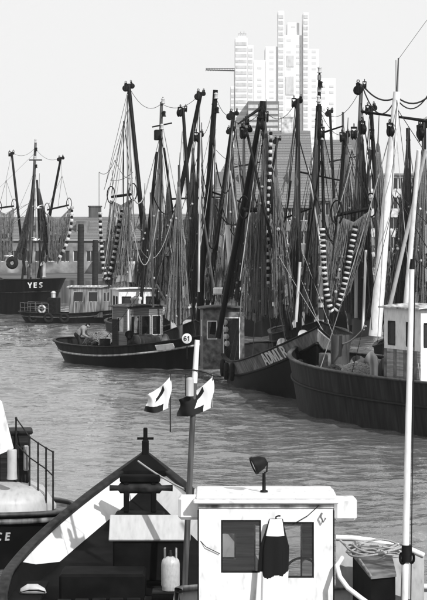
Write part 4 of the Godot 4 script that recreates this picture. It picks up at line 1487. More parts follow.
func town():
	# quay wall with timber fenders, ground
	var m := MB.new()
	m.box(Vector3(0, QUAY / 2 - 1.5, -206.0), Vector3(700, QUAY + 3.0, 2.0), 0.08)
	structure("quay_wall", m, M.quay)
	m = MB.new()
	m.quad(Vector3(-3000, QUAY - 0.02, -207), Vector3(3000, QUAY - 0.02, -207), Vector3(3000, QUAY - 0.02, -4000), Vector3(-3000, QUAY - 0.02, -4000))
	structure("ground", m, M.land)
	house("warehouse", "large brick warehouse with steep tiled roof behind the two-legged mast", 205, 312, 235, 205, 131, 5.0, 0.0, 22, M.brick, M.tile, 13, 3, 1.0, 1.6, [[287, 118, 1.4, M.render_pale]])
	house("brick_house", "brick house with tall tiled roof beside the warehouse behind the banded mast", 313.5, 369, 236, 198, 140, 2.0, 2.0, 18, M.brick, M.tile, 7, 3, 1.0, 1.6, [[352, 132, 1.2]])
	house("pale_house", "pale flat-roofed house of many windows behind the white derrick", 371, 470, 238, 176, 176, 0, 0, 14, M.render_pale, M.concrete, 11, 5, 1.1, 1.5)
	house("storehouse", "low grey storehouse with long roof beyond the white-wheelhouse cutter", 112, 203, 245, 238, 214, 1.5, 0.0, 12, M.concrete, M.tile, 9, 1, 1.1, 1.6)
	house("shed", "long pale shed with low roof behind the timber piles", -70, 110, 252, 238, 217, 0, 0, 14, M.concrete, M.shedroof, 14, 1, 1.2, 1.4, [[95, 207, 1.6, M.quay]])
	# tower blocks about a kilometre off
	tower_block("slim pale tower with dark storey bands and aerials beside the tallest block", [[235, 247.5, 38, 250, 16, 2, 0], [247.8, 253.5, 45, 250, 14, 2, 1.5], [230.5, 234.7, 86, 250, 18, 2, 1], [238, 246, 35.5, 38, 6, 0, 4]], 1000)
	tower_block("tallest white stepped tower block with two slender shafts on top", [[265.5, 277.8, 46.5, 250, 22, 1, 0], [278, 284, 11.5, 250, 14, 2, -2], [284.3, 302.8, 35, 250, 24, 1, 1], [287.5, 299.5, 22, 35, 12, 1, 3], [303, 308.5, 13, 250, 14, 2, -2], [308.8, 319, 49, 250, 22, 1, 0], [285.5, 294, 76, 95, 0.6, 0, 0.6, M.band], [286.5, 294, 55, 67, 0.6, 0, 0.6, M.band], [319.3, 336, 78, 250, 20, 1, 2]], 1010)
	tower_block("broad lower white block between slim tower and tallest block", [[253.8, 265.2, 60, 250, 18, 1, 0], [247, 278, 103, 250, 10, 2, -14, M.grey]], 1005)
	for k in 5:
		m = MB.new()
		var p := at(239 + 1.7 * k, 35.5, 1004)
		m.tube([p, p + Vector3(0, 1.2 + 0.8 * (k % 2), 0)], 0.25, 5)
		m.tube([p + Vector3(-0.6, 0.9, 0), p + Vector3(0.6, 0.9, 0)], 0.2, 5)
		var tw := get_node("apartment_tower")
		var o := part("aerial", m, M.band, tw)
		o.position = -Vector3(0, QUAY, -1000)
	# tower crane beyond
	var c := thing("tower_crane", "tower crane whose jib shows beside the slim banded tower", "crane", Vector3(at(236, 0, 1090).x, QUAY, -1090))
	var yj: float = at(0, 71, 1090).y - QUAY
	m = MB.new()
	for s in [[-1, -1], [1, -1], [1, 1], [-1, 1]]:
		m.tube([Vector3(s[0] * 0.9, 0, s[1] * 0.9), Vector3(s[0] * 0.9, yj, s[1] * 0.9)], 0.14, 4)
	for k in 40:
		var y0 := yj * k / 40.0
		var y1 := yj * (k + 1) / 40.0
		var s := 1.0 if k % 2 else -1.0
		m.tube([Vector3(-0.9 * s, y0, 0.9), Vector3(0.9 * s, y1, 0.9)], 0.1, 4)
		m.tube([Vector3(0.9, y0, -0.9 * s), Vector3(0.9, y1, 0.9 * s)], 0.1, 4)
	part("crane_mast", m, M.grey, c)
	m = MB.new()
	m.tube([Vector3(4, yj, 0), Vector3(-16.5, yj + 0.6, 0)], 0.35, 5)
	m.tube([Vector3(4, yj + 1.3, 0), Vector3(-16.5, yj + 1.4, 0)], 0.22, 5)
	for k in 14: m.tube([Vector3(3 - k * 1.4, yj, 0), Vector3(2.3 - k * 1.4, yj + 1.3, 0), Vector3(1.6 - k * 1.4, yj, 0)], 0.12, 4)
	part("jib", m, M.dark, c)
	# mooring piles
	for q in [[80.5, 224, 168, 6.5, "tall timber mooring pile beside the black trawler lettered YES"], [95, 240, 172, 6.0, "shorter timber mooring pile behind the launch's pale cabin"]]:
		var p := at(q[0], 0, q[2])
		var top: float = at(0, q[1], q[2]).y
		var r: float = q[3] * 0.5 * q[2] / F
		var o := thing("mooring_pile", q[4], "mooring pile", Vector3(p.x, 0, p.z))
		m = MB.new()
		m.tube([Vector3(0, -2, 0), Vector3(0, top * 0.5, 0), Vector3(0.03, top - 0.15, 0), Vector3(0.03, top, 0)], [r * 1.05, r, r * 0.95, r * 0.8], 12)
		part("post", m, M.pile, o)
		m = MB.new()
		m.tube([Vector3(0.02, top - 0.6, 0), Vector3(0.02, top - 0.5, 0)], [r * 1.08, r * 1.08], 12)
		part("iron_band", m, M.iron, o)

# ------------------------------------------------------------------ water
func water():
	var xs := []
	var x := -400.0
	while x < -30: xs.append(x); x += 12.0
	x = -30.0
	while x < 30.01: xs.append(x); x += 0.2
	x = 36.0
	while x < 400: xs.append(x); x += 12.0
	var zs := []
	var z := 60.0
	while z > -24: zs.append(z); z -= 6.0
	z = -24.0
	while z > -62: zs.append(z); z -= 0.13
	while z > -120: zs.append(z); z -= 0.24
	while z > -205.5: zs.append(z); z -= 0.6
	var g := RandomNumberGenerator.new()
	g.seed = 99
	var wv := []
	for k in 26:
		var lam := 0.55 * pow(1.11, k)           # 0.55 to 7.5 m
		var th := deg_to_rad(78 + g.randfn() * 34)
		var q := TAU / lam
		wv.append([cos(th) * q, sin(th) * q, g.randf() * TAU, 0.026 / q * (2.4 if lam < 1.7 else 1.0 if lam < 3.0 else 0.6)])
	var nx := xs.size()
	var nz := zs.size()
	var V := PackedVector3Array()
	var Nn := PackedVector3Array()
	V.resize(nx * nz); Nn.resize(nx * nz)
	for j in nz:
		for i in nx:
			var X: float = xs[i]
			var Z: float = zs[j]
			var y := 0.0
			var dx := 0.0
			var dz := 0.0
			if absf(X) <= 30.0 and Z < -23:
				var gust := clampf(0.8 + 1.0 * fnoise.get_noise_2d(X * 5.0, Z * 2.2), 0.25, 1.5)
				for w in wv:
					var p: float = w[0] * X + w[1] * Z + w[2]
					y += sin(p) * w[3] * gust
					var c: float = cos(p) * w[3] * gust
					dx += c * w[0]; dz += c * w[1]
			V[j * nx + i] = Vector3(X, y, Z)
			Nn[j * nx + i] = Vector3(-dx, 1, -dz).normalized()
	var ix := PackedInt32Array()
	for j in nz - 1:
		for i in nx - 1:
			var a := j * nx + i
			ix.append_array([a, a + nx, a + 1, a + 1, a + nx, a + nx + 1])
	var m := MB.new()
	m.v = V; m.n = Nn; m.ix = ix
	m.c.resize(V.size()); m.c.fill(Color.WHITE)
	structure("water", m, M.water)

# ------------------------------------------------------------------ boats in front
func cloth(rowsn: int, colsn: int, fn: Callable, colfn: Callable) -> MB:
	var m := MB.new()
	for j in rowsn:
		for i in colsn:
			var u0 := float(i) / colsn
			var u1 := float(i + 1) / colsn
			var v0 := float(j) / rowsn
			var v1 := float(j + 1) / rowsn
			m.col = colfn.call((u0 + u1) / 2, (v0 + v1) / 2)
			m.quad(fn.call(u0, v1), fn.call(u1, v1), fn.call(u1, v0), fn.call(u0, v0))
	return m

func foreground():
	var m: MB
	var o: Node3D
	# --- open boat, its bow away from us
	var b := thing("open_workboat", "black open workboat with white inside bulwarks and flag mast", "workboat", Vector3(at(138, 0, 35.1).x, 0, -35.1), deg_to_rad(90))
	var h := hull_data({L = 7.6, B = 4.13, split = 0.43, sm = 0.9, sb = 2.19, ss = 0.55, tm = 0.2, bw = 0.2, dk = 0.53, ts = 0.05, sf = 0.92, tb = 0.16, bp = 2.3, br = 0.8, sr = 0.1, flare = 0.8, th = 0.07})
	build_hull(b, h, M.tar, M.tar, M.iron, M.tar, M.white, M.iron, 0.22)
	# stem head and breasthook
	m = MB.new()
	var tip := gunwale(h, 1.0, 1, 0.0)
	m.box(tip + Vector3(-0.12, 0.02, 0), Vector3(0.2, 0.5, 0.13), 0.02)
	m.box(tip + Vector3(-0.12, 0.36, 0), Vector3(0.09, 0.3, 0.08), 0.015)
	m.tube([tip + Vector3(-0.12, 0.3, -0.16), tip + Vector3(-0.12, 0.3, 0.16)], 0.025, 8)
	part("stem_head", m, M.tar, b)
	m = MB.new()
	m.tri(tip + Vector3(-0.1, 0.052, 0), gunwale(h, 0.9, -1, 0.06) + Vector3(0, 0.052, 0), gunwale(h, 0.9, 1, 0.06) + Vector3(0, 0.052, 0))
	var q0 := gunwale(h, 0.9, -1, 0.06)
	var q1 := gunwale(h, 0.9, 1, 0.06)
	m.quad(q0 + Vector3(0, -0.06, 0), q1 + Vector3(0, -0.06, 0), q1 + Vector3(0, 0.052, 0), q0 + Vector3(0, 0.052, 0))
	part("breasthook", m, M.tar, b)
	# windlass in the bow
	var wc := local(b, at(140, 488, 36.68))
	m = MB.new()
	m.xf = Transform3D(Basis.IDENTITY, wc)
	m.tube([Vector3(0, 0, -0.56), Vector3(0, 0, -0.4), Vector3(0, 0, -0.36), Vector3(0, 0, 0.36), Vector3(0, 0, 0.4), Vector3(0, 0, 0.6)], [0.055, 0.05, 0.1, 0.1, 0.05, 0.06], 12)
	part("windlass_barrel", m, M.iron, b)
	for s in [-1.0, 1.0]:
		m = MB.new()
		m.xf = Transform3D(Basis.IDENTITY, wc)
		m.box(Vector3(0, -0.12, s * 0.25), Vector3(0.16, 0.65, 0.1), 0.02)
		part("windlass_post", m, M.tar, b)
	m = MB.new()
	m.xf = Transform3D(Basis.IDENTITY, wc)
	m.box(Vector3(0, 0.17, 0), Vector3(0.2, 0.14, 0.74), 0.03)
	part("windlass_beam", m, M.tar, b)
	m = MB.new()
	m.xf = Transform3D(Basis.IDENTITY, wc)
	m.box(Vector3(-0.02, -0.5, 0), Vector3(0.5, 0.12, 0.9), 0.03)
	part("windlass_bed", m, M.tar, b)
	# thwart board across
	var t0 := local(b, at(106, 518, 34.13))
	m = MB.new()
	var w2 := Transform3D(Basis(Vector3(0, 0, 1), deg_to_rad(42)), local(b, at(150, 528, 33.92)))
	m.xf = w2
	m.box(Vector3.ZERO, Vector3(0.55, 0.05, 1.38), 0.01)
	part("hatch_cover", m, M.lightgrey, b)
	m = MB.new()
	m.xf = Transform3D(Basis.IDENTITY, local(b, at(150, 528, 33.92)))
	m.box(Vector3(0.1, -0.52, 0), Vector3(0.5, 0.74, 1.25), 0.03)
	part("hatch_coaming", m, M.tar, b)
	# engine box with gear in the dark well
	m = MB.new()
	m.box(Vector3(-2.0, 0.62, -0.5), Vector3(0.9, 0.5, 1.4), 0.04)
	part("engine_box", m, M.tar, b)
	for k in 6:
		m = MB.new()
		m.box(Vector3(-3.0 + 0.05 * k, 0.47, -1.1 + 0.28 * k), Vector3(0.9, 0.05, 0.22), 0.01)
		part("floor_board", m, M.darkwood, b)
	# mast with frame
	S(b, "mast", 182, 640, 32.86, 194.4, 382, 32.86, 6.2, 5.6, M.spar_mid)
	S(b, "mast_head", 194.4, 383, 32.86, 197.2, 340, 32.86, 5.8, 5.0, M.white)
	m = MB.new()
	var fpts := []
	for p in [[170.4, 432], [170.2, 400], [170.5, 370.5], [194, 370], [206, 372.5], [213.6, 376], [212.4, 380], [211, 386]]: fpts.append(local(b, at(p[0], p[1], 32.81)))
	m.tube(fpts, 0.011, 6)
	part("flag_frame", m, M.iron, b)
	m = MB.new()
	m.lathe([Vector2(0.001, 0), Vector2(0.06, 0), Vector2(0.06, 0.26), Vector2(0.045, 0.3), Vector2(0.001, 0.31)], 12, Transform3D(Basis.IDENTITY, local(b, at(190, 396, 32.70))))
	part("mast_lamp", m, M.oldwhite, b)
	m = MB.new()
	m.tube([local(b, at(185.5, 374, 32.75)), local(b, at(185.5, 396, 32.75))], 0.008, 5)
	part("halyard", m, M.wire, b)
	wire(b, at(138, 461, 37.84), at(184, 489, 36.25), 0.03, 0.018, M.rope, "mooring_line")
	# flags
	var s0 := 32.86 / F
	for q in [[170.0, 377, "white and black flag flying from the frame's long outer rod", 1.0], [212.5, 377, "white and black flag drooping from the frame's short bent end", 0.0]]:
		var org := at(q[0], q[1], 32.81)
		var lng: bool = q[3] > 0.5
		var fl := thing("flag", q[2], "flag", org, 0, "flags on the workboat's mast frame")
		var fn := func(u: float, v: float) -> Vector3:
			var hgt := 31.0 * s0
			var xx := -u * (24.0 if lng else 34.0) * s0
			var yy := -v * hgt * (1.0 - 0.45 * u) - u * (17.0 if lng else 22.0) * s0 - sin(u * 3.0) * 0.05
			return Vector3(xx + 0.03 * sin(v * 5), yy, 0.05 * sin(u * 9.0 + v * 3.0) * (0.3 + u))
		var cf := func(u: float, v: float) -> Color:
			var dark := (v > 0.78 - 0.1 * u and u > 0.22) or (not lng and u > 0.5) or (u > 0.3 and u < 0.66 and absf(v - 0.12 - (u - 0.3) * 0.9) < 0.1)
			return Color(0.02, 0.02, 0.02) if dark else Color(0.75, 0.75, 0.75)
		part("cloth", cloth(64, 64, fn, cf), M.vertex, fl)
		m = MB.new()
		m.tube([Vector3(0, 0.04, 0), Vector3(0.0, -0.5, 0)], 0.006, 5)
		part("hoist_cord", m, M.rope, fl)
	# gas bottle
	o = thing("gas_bottle", "pale grey gas bottle with twin collar guard in the open workboat", "gas bottle", at(170.5, 590, 32.44))
	var r := 9.3 * 32.4 / F
	m = MB.new()
	m.lathe([Vector2(0.001, 0.02), Vector2(r * 0.86, 0.02), Vector2(r * 0.9, 0.0), Vector2(r * 0.9, 0.05), Vector2(r, 0.08), Vector2(r, 0.25), Vector2(r * 1.015, 0.26), Vector2(r, 0.27), Vector2(r, 0.42), Vector2(r * 0.93, 0.48), Vector2(r * 0.7, 0.525), Vector2(r * 0.3, 0.545), Vector2(0.001, 0.55)], 24)
	part("cylinder", m, M.bottle, o)
	for s in [-1.0, 1.0]:
		m = MB.new()
		var rows := []
		for k in 7:
			var a: float = (0.0 if s > 0 else PI) + (k - 3) * 0.22
			rows.append(PackedVector3Array([Vector3(cos(a) * r * 0.72, 0.5, sin(a) * r * 0.72), Vector3(cos(a) * r * 0.72, 0.68, sin(a) * r * 0.72), Vector3(cos(a) * r * 0.66, 0.68, sin(a) * r * 0.66), Vector3(cos(a) * r * 0.66, 0.5, sin(a) * r * 0.66)]))
		m.sheet(rows, true, false)
		part("collar", m, M.bottle, o)
	m = MB.new()
	m.lathe([Vector2(0.03, 0.53), Vector2(0.03, 0.6), Vector2(0.018, 0.61), Vector2(0.018, 0.64), Vector2(0.001, 0.64)], 10)
	part("valve", m, M.iron, o)
	m = MB.new()
	var bp := at(170.5, 590, 32.44)
	m.box(local(b, bp) + Vector3(0, -0.16, 0.0), Vector3(0.5, 0.3, 0.6), 0.01)
	part("bottle_stand", m, M.darkwood, b)
	m = MB.new()
	m.box(Vector3(-2.6, 0.6, -1.68), Vector3(2.0, 0.06, 0.5), 0.01)
	m.box(Vector3(-2.6, 0.47, -1.75), Vector3(1.9, 0.2, 0.3), 0.01)
	part("side_bench", m, M.tar, b)
	# upturned bowl by the gunwale
	o = thing("rope_fender", "pale rounded canvas fender lying in the workboat's dark side", "fender", Vector3(at(33, 592, 32.2).x, 0.65, -32.2))
	m = MB.new()
	m.tube([Vector3(-0.21, 0.0, 0), Vector3(-0.18, 0.03, 0), Vector3(-0.08, 0.06, 0), Vector3(0.06, 0.06, 0), Vector3(0.17, 0.03, 0), Vector3(0.21, 0.0, 0)], [0.01, 0.05, 0.085, 0.085, 0.05, 0.01], 12)
	part("body", m, M.lightgrey, o)
	m = MB.new()
	m.tube([Vector3(-0.2, 0.02, 0.03), Vector3(-0.05, 0.06, 0.09), Vector3(0.1, 0.06, 0.085), Vector3(0.2, 0.02, 0.03)], 0.012, 5)
	part("lashing", m, M.dark, o)

	# --- boat with the white wheelhouse
	b = thing("harbour_launch", "launch with small white wheelhouse carrying a searchlight", "launch", Vector3(3.4, 0, -29.66), deg_to_rad(0))
	h = hull_data({L = 8.0, B = 2.7, sm = 0.95, sb = 1.5, ss = 0.95, tm = 0.5, bw = 0.2, dk = 0.3, ts = 0.12, sf = 0.75, tb = 0.6, br = 0.5, sr = 0.1, th = 0.07})
	build_hull(b, h, M.hull_grey, M.oldwhite, M.oldwhite, M.grey, M.lightgrey, M.iron, 0.3)
	var wx0: float = at(199, 0, 28.8).x
	var wx1: float = at(333, 0, 28.80).x
	var ww := wx1 - wx0
	var roofy: float = at(0, 503.5, 28.80).y
	var base := 0.66
	var ctr := local(b, Vector3((wx0 + wx1) / 2, base, -28.8 - 1.15 / 2))
	var cxp := (199 + 333) / 2.0
	var hole := func(x0: float, x1: float, y0: float, y1: float) -> Rect2:
		var a := at(x0, y1, 28.80)
		var c := at(x1, y0, 28.80)
		return Rect2(a.x - (wx0 + wx1) / 2, a.y - base, c.x - a.x, c.y - a.y)
	var fh := [hole.call(221, 261, 520, 573), hole.call(269, 314, 522, 578)]
	var mirror := []
	for q in [Rect2(-0.15, 0.5, 0.72, 0.92), Rect2(-0.92, 0.9, 0.5, 0.4)]: mirror.append(Rect2(-q.position.x - q.size.x, q.position.y, q.size.x, q.size.y))
	# wheelhouse faces: the boat lies along x, so its sides face us; walls are built as panels here
	var wh := MB.new()
	var dep := 1.15
	var T := 0.05
	wh.xf = Transform3D(Basis.IDENTITY, Vector3(0, 0, dep / 2 - T / 2)); wh.panel(ww, roofy - base, T, fh)
	wh.xf = Transform3D(Basis(Vector3.UP, PI), Vector3(0, 0, -dep / 2 + T / 2)); wh.panel(ww, roofy - base, T, mirror)
	var sw := [Rect2(-0.3, 0.75, 0.6, 0.62)]
	for s in [-1.0, 1.0]:
		wh.xf = Transform3D(Basis(Vector3.UP, s * PI / 2), Vector3(s * (ww / 2 - T / 2), 0, 0)); wh.panel(dep - 2 * T - 0.004, roofy - base, T, sw)
	var whn := part("wheelhouse", wh, M.white, b)
	whn.position = ctr
	for q in [[Transform3D(Basis.IDENTITY, Vector3(0, 0, dep / 2 - T - 0.012)), ww - 0.12, fh], [Transform3D(Basis(Vector3.UP, PI), Vector3(0, 0, -dep / 2 + T + 0.012)), ww - 0.12, mirror], [Transform3D(Basis(Vector3.UP, PI / 2), Vector3(ww / 2 - T - 0.012, 0, 0)), dep - 0.2, sw], [Transform3D(Basis(Vector3.UP, -PI / 2), Vector3(-ww / 2 + T + 0.012, 0, 0)), dep - 0.2, sw]]:
		m = MB.new()
		m.xf = q[0]
		m.panel(q[1], roofy - base, 0.016, q[2])
		part("lining", m, M.wood, whn)
		for rc in q[2]:
			m = MB.new()
			m.xf = q[0] * Transform3D(Basis.IDENTITY, Vector3(0, 0, 0.02))
			m.box(Vector3(rc.get_center().x, rc.get_center().y, 0), Vector3(rc.size.x - 0.004, rc.size.y - 0.004, 0.008))
			part("window_pane", m, M.clear, whn)
			m = MB.new()
			m.xf = q[0] * Transform3D(Basis.IDENTITY, Vector3(0, 0, 0.037))
			for s in [-1.0, 1.0]:
				m.box(Vector3(rc.get_center().x + s * (rc.size.x / 2 - 0.012), rc.get_center().y, 0), Vector3(0.024, rc.size.y - 0.006, 0.022), 0.004)
				m.box(Vector3(rc.get_center().x, rc.get_center().y + s * (rc.size.y / 2 - 0.012), 0), Vector3(rc.size.x - 0.05, 0.024, 0.02), 0.004)
			part("window_frame", m, M.rubber, whn)
	m = MB.new()
	m.box(Vector3(0, 0.01, 0), Vector3(ww - 0.14, 0.02, dep - 0.14))
	part("cabin_floor", m, M.deck, whn)
	# console and steering wheel inside
	m = MB.new()
	m.box(Vector3(0.05, 0.3, -0.36), Vector3(1.5, 0.56, 0.24), 0.03)
	part("console", m, M.wood, whn)
	ring_buoy("steering_wheel", "", Vector3(0.55, 0.72, -0.12), 0.26, 0.018, M.tar, Basis(Vector3(1, 0, 0), -0.3), whn)
	# roof: slab with two mouldings
	var rh := roofy - base
	m = MB.new()
	m.box(Vector3(0, rh + 0.035, 0), Vector3(ww + 0.16, 0.06, dep + 0.2), 0.015)
	m.box(Vector3(0, rh + 0.085, 0), Vector3(ww + 0.08, 0.036, dep + 0.12), 0.012)
	part("roof", m, M.white, whn)
	m = MB.new()
	m.box(Vector3(0, rh - 0.04, dep / 2 + 0.014), Vector3(ww + 0.02, 0.05, 0.024), 0.006)
	part("moulding", m, M.oldwhite, whn)
	for s in [-1.0, 1.0]:
		m = MB.new()
		m.box(Vector3(s * (ww / 2 + 0.012), rh / 2 - 0.05, dep / 2 - 0.05), Vector3(0.02, rh - 0.1, 0.1), 0.005)
		part("corner_trim", m, M.dark, whn)
		m = MB.new()
		m.box(Vector3.ZERO, Vector3(0.33, 0.34, 0.3), 0.045)
		var nb := part("light_box", m, M.white, whn)
		nb.position = Vector3(s * (ww / 2 + 0.14), rh - 0.09, dep / 2 - 0.3) if s < 0 else Vector3(ww / 2 + 0.2, rh - 0.12, dep / 2 - 0.4)
	m = MB.new()
	m.tube([Vector3(ww / 2 - 0.16, rh - 0.14, dep / 2 + 0.0), Vector3(ww / 2 - 0.18, rh - 0.18, dep / 2 + 0.06), Vector3(ww / 2 - 0.14, rh - 0.26, dep / 2 + 0.06), Vector3(ww / 2 - 0.11, rh - 0.2, dep / 2 + 0.06)], 0.014, 6)
	part("hook", m, M.grey, whn)
	m = MB.new()
	var lp := [Vector3(-ww / 2 - 0.02, rh - 0.5, dep / 2 - 0.02), Vector3(-ww / 2 + 0.1, rh - 0.62, dep / 2 + 0.03), Vector3(-ww / 2 + 0.3, rh - 0.72, dep / 2 + 0.025)]
	m.tube(lp, 0.006, 5)
	part("cord", m, M.dark, whn)
	m = MB.new()
	m.tube([Vector3(0.38, rh - 0.3, dep / 2 + 0.02), Vector3(0.6, rh - 0.17, dep / 2 + 0.03), Vector3(0.76, rh - 0.02, dep / 2 + 0.05)], 0.006, 5)
	part("cord", m, M.dark, whn)
	# searchlight
	var sp := whn.position + b.position
	m = MB.new()
	var f0: Vector3 = at(264, 499, 29.28) - sp
	var f1: Vector3 = at(264, 473, 29.28) - sp
	f0.y = rh + 0.1
	m.tube([f0, f0 + Vector3(0, 0.03, 0), f0 + Vector3(0, 0.035, 0), f1], [0.06, 0.055, 0.028, 0.024], 10)
	m.tube([f1, f1 + Vector3(0.04, 0.02, 0), f1 + Vector3(0.05, 0.16, 0)], 0.012, 6)
	part("searchlight_stem", m, M.dark, whn)
	var lc: Vector3 = at(258, 464, 29.28) - sp
	var dirb := Basis(Vector3.UP, deg_to_rad(-80)) * Basis(Vector3.RIGHT, deg_to_rad(112))
	m = MB.new()
	m.lathe([Vector2(0.001, -0.14), Vector2(0.05, -0.13), Vector2(0.1, -0.06), Vector2(0.125, 0.04), Vector2(0.135, 0.045), Vector2(0.135, 0.08), Vector2(0.12, 0.085), Vector2(0.115, 0.06)], 18, Transform3D(dirb, lc))
	var sl := part("searchlight", m, M.dark, whn)
	m = MB.new()
	m.lathe([Vector2(0.116, 0.058), Vector2(0.08, 0.07), Vector2(0.001, 0.075)], 18, Transform3D(dirb, lc))
	part("lens", m, M.lamp_glass, sl)
	# flag cloth hung on the front
	o = thing("hanging_flag", "black and white flag hung in folds between the wheelhouse windows", "flag", at(276, 519, 28.67))
	var prof := func(th: float, v: float) -> Vector3:
		var s := 28.67 / F
		var hw := lerpf(7.0, 13.0, minf(1.0, v * 3.2)) * (1.0 + 0.1 * v) * s
		var cx := -(5.0 * v) * s
		var fold := 1.0 + 0.12 * sin(th * 6.0 + v * 2.0) * minf(1, v * 3)
		return Vector3(cx + cos(th) * hw * fold, -v * 88 * s + 0.01 * sin(th * 3) * v, sin(th) * 0.07 * fold * (0.5 + v))
	var fnf := func(u: float, v: float) -> Vector3: return prof.call(-u * TAU, v)
	var cff := func(u: float, v: float) -> Color:
		var hem := 0.60 + 0.05 * absf(sin(u * TAU)) + 0.02 * sin(u * 30)
		if v < 0.19: return Color(0.78, 0.78, 0.78) if absf(u - 0.75) < 0.17 else Color(0.02, 0.02, 0.02)
		if v < hem: return Color(0.012, 0.012, 0.012)
		return Color(0.78, 0.78, 0.78)
	part("cloth", cloth(100, 110, fnf, cff), M.vertex, o)
	m = MB.new()
	m.tube([Vector3(0, -0.03, 0), Vector3(0.0, 0.03, -0.01), Vector3(0.03, 0.045, 0.0), Vector3(0.06, 0.04, -0.03)], 0.012, 6)
	part("hanger", m, M.dark, o)
	# raised washboard with white rail on the far side
	m = MB.new()
	var rp := [[336, 538], [352, 538.5], [372, 541], [395, 545.5], [413, 551], [424, 556]]
	var rows := []
	for p in rp:
		var a := local(b, at(p[0], p[1], 30.62))
		rows.append(PackedVector3Array([a + Vector3(0, 0, 0.025), a + Vector3(0, -0.75, 0.025), a + Vector3(0, -0.75, -0.025), a + Vector3(0, 0, -0.025)]))
	m.sheet(rows, true, false)
	part("washboard", m, M.lightgrey, b)
	m = MB.new()
	var rpts := []
	for p in rp: rpts.append(local(b, at(p[0], p[1] - 0.6, 30.60)))
	m.tube(rpts, 0.042, 8)
	part("hand_rail", m, M.white, b)
	# black deck box with grey lid
	m = MB.new()
	var A := local(b, at(352, 546, 30.34)); var B := local(b, at(392, 556, 30.14)); var C := local(b, at(388, 574, 28.42)); var D := local(b, at(371, 577, 28.22))
	var ly: float = C.y
	for p in [A, B, C, D]: pass
	var lid := [Vector3(A.x, ly, A.z), Vector3(D.x, ly, D.z), Vector3(C.x + 0.12, ly, C.z), Vector3(B.x, ly, B.z)]
	m.quad(lid[0], lid[1], lid[2], lid[3])
	for k in 4:
		var p: Vector3 = lid[k]
		var q: Vector3 = lid[(k + 1) % 4]
		m.quad(p + Vector3(0, -0.04, 0), q + Vector3(0, -0.04, 0), q, p)
	part("deck_box_lid", m, M.grey, b)
	m = MB.new()
	for k in 4:
		var c0: Vector3 = (lid[0] + lid[2]) / 2
		var p: Vector3 = lid[k].lerp(c0, 0.04) + Vector3(0, -0.04, 0)
		var q: Vector3 = lid[(k + 1) % 4].lerp(c0, 0.04) + Vector3(0, -0.04, 0)
		m.quad(Vector3(p.x, 0.62, p.z), Vector3(q.x, 0.62, q.z), q, p)
	part("deck_box", m, M.tar, b)
	m = MB.new()
	var tp := []
	for p in [[342, 558, 29.0], [337, 566, 28.7], [340, 577, 28.5], [348, 588, 28.35], [361, 598, 28.25], [372, 606, 28.2]]:
		tp.append(local(b, at(p[0], p[1], p[2])))
	m.tube(tp, 0.035, 8)
	part("coaming_pipe", m, M.white, b)
	m = MB.new()
	m.tube([local(b, at(340, 540, 30.24)), local(b, at(360, 560, 29.38)), local(b, at(371, 576, 28.24))], 0.018, 6)
	part("lid_edge", m, M.oldwhite, b)
	# coil of rope on the box
	o = thing("rope_coil", "loose coil of pale rope lying on the black deck box", "rope", at(376, 554, 29.66))
	m = MB.new()
	var g := RandomNumberGenerator.new()
	g.seed = 4
	for k in 9:
		var pts := []
		var rx := g.randf_range(0.2, 0.36)
		var rz := g.randf_range(0.22, 0.42)
		var off := Vector3(g.randf_range(-0.07, 0.07), 0.0, g.randf_range(-0.1, 0.1))
		var ph := g.randf() * TAU
		for j in 29:
			var a := TAU * j / 28.0
			pts.append(off + Vector3(cos(a) * rx * 1.15, 0.02 + 0.014 * k + 0.035 * sin(a * 2 + ph), sin(a) * rz))
		m.tube(pts, 0.016, 6, false)
	part("rope", m, M.rope, o)
	# black bow of rope by the pole
	m = MB.new()
	var kp := []
	for k in 21:
		var a := TAU * k / 20.0
		kp.append(at(407, 557, 28.70) + Vector3(0.1 * sin(a), 0.07 * sin(2 * a) - 0.02, 0.05 * cos(a)))
	m.tube(kp, 0.02, 6, false)
	o = thing("lashing_rope", "black rope lashing tied round the white pole", "rope")
	part("rope", m, M.tar, o)
	# tall white pole
	S(b, "pole", 403.5, 640, 28.70, 412, 268, 28.70, 8.2, 5.2, M.spar_white)
	S(b, "pole_cap", 412, 269, 28.70, 412.4, 259, 28.70, 5.8, 4.0, M.dark)
	m = MB.new()
	m.tube([local(b, at(406.6, 562, 28.70)), local(b, at(407, 545, 28.70))], [0.075, 0.075], 12)
	part("pole_clamp", m, M.dark, b)
	wire(b, at(410.8, 600, 28.75), at(415, 272, 28.75), 0.0, 0.008)

	# --- round-sterned boat with railing
	b = thing("harbour_launch", "round-sterned dark launch with railing, lettered CE beside the workboat", "launch", Vector3(at(66, 0, 38).x - 5.35, 0, -39.3), deg_to_rad(186))
	h = hull_data({L = 11.0, B = 3.4, sm = 1.15, sb = 1.7, ss = 1.02, tm = 0.5, bw = 0.25, dk = 0.1, ts = 0.22, tb = 0.5, br = 0.8, sr = 0.5})
	build_hull(b, h, M.tar, M.tar, M.hull_mid, M.grey, M.grey, M.bulwark, 0.12)
	letters(b, h, "CE", 0.135, -0.016, -1, 0.4, 0.16, M.lightgrey, "letter", "pale painted letter on the dark hull")
	# rounded pale coaming / trunk
	m = MB.new()
	var trunk := []
	for k in 15:
		var a := PI * k / 14.0
		var row := PackedVector3Array()
		for j in 19:
			var u := j / 18.0
			var e := sqrt(maxf(0.0, 1 - pow(maxf(0, 0.22 - u) / 0.22, 2.4)))
			var yy := pow(sin(a), 0.55) * 0.55 * lerpf(0.15, 1.0, e)
			row.append(Vector3(-5.05 + u * 4.6, deck_y(h, -4.5) + 0.04 + yy, signf(cos(a)) * pow(absf(cos(a)), 0.6) * 1.32 * e))
		trunk.append(row)
	m.sheet(trunk, false, true)
	part("cabin_trunk", m, M.lightgrey, b)
	var deckt := deck_y(h, -4.0) + 0.46
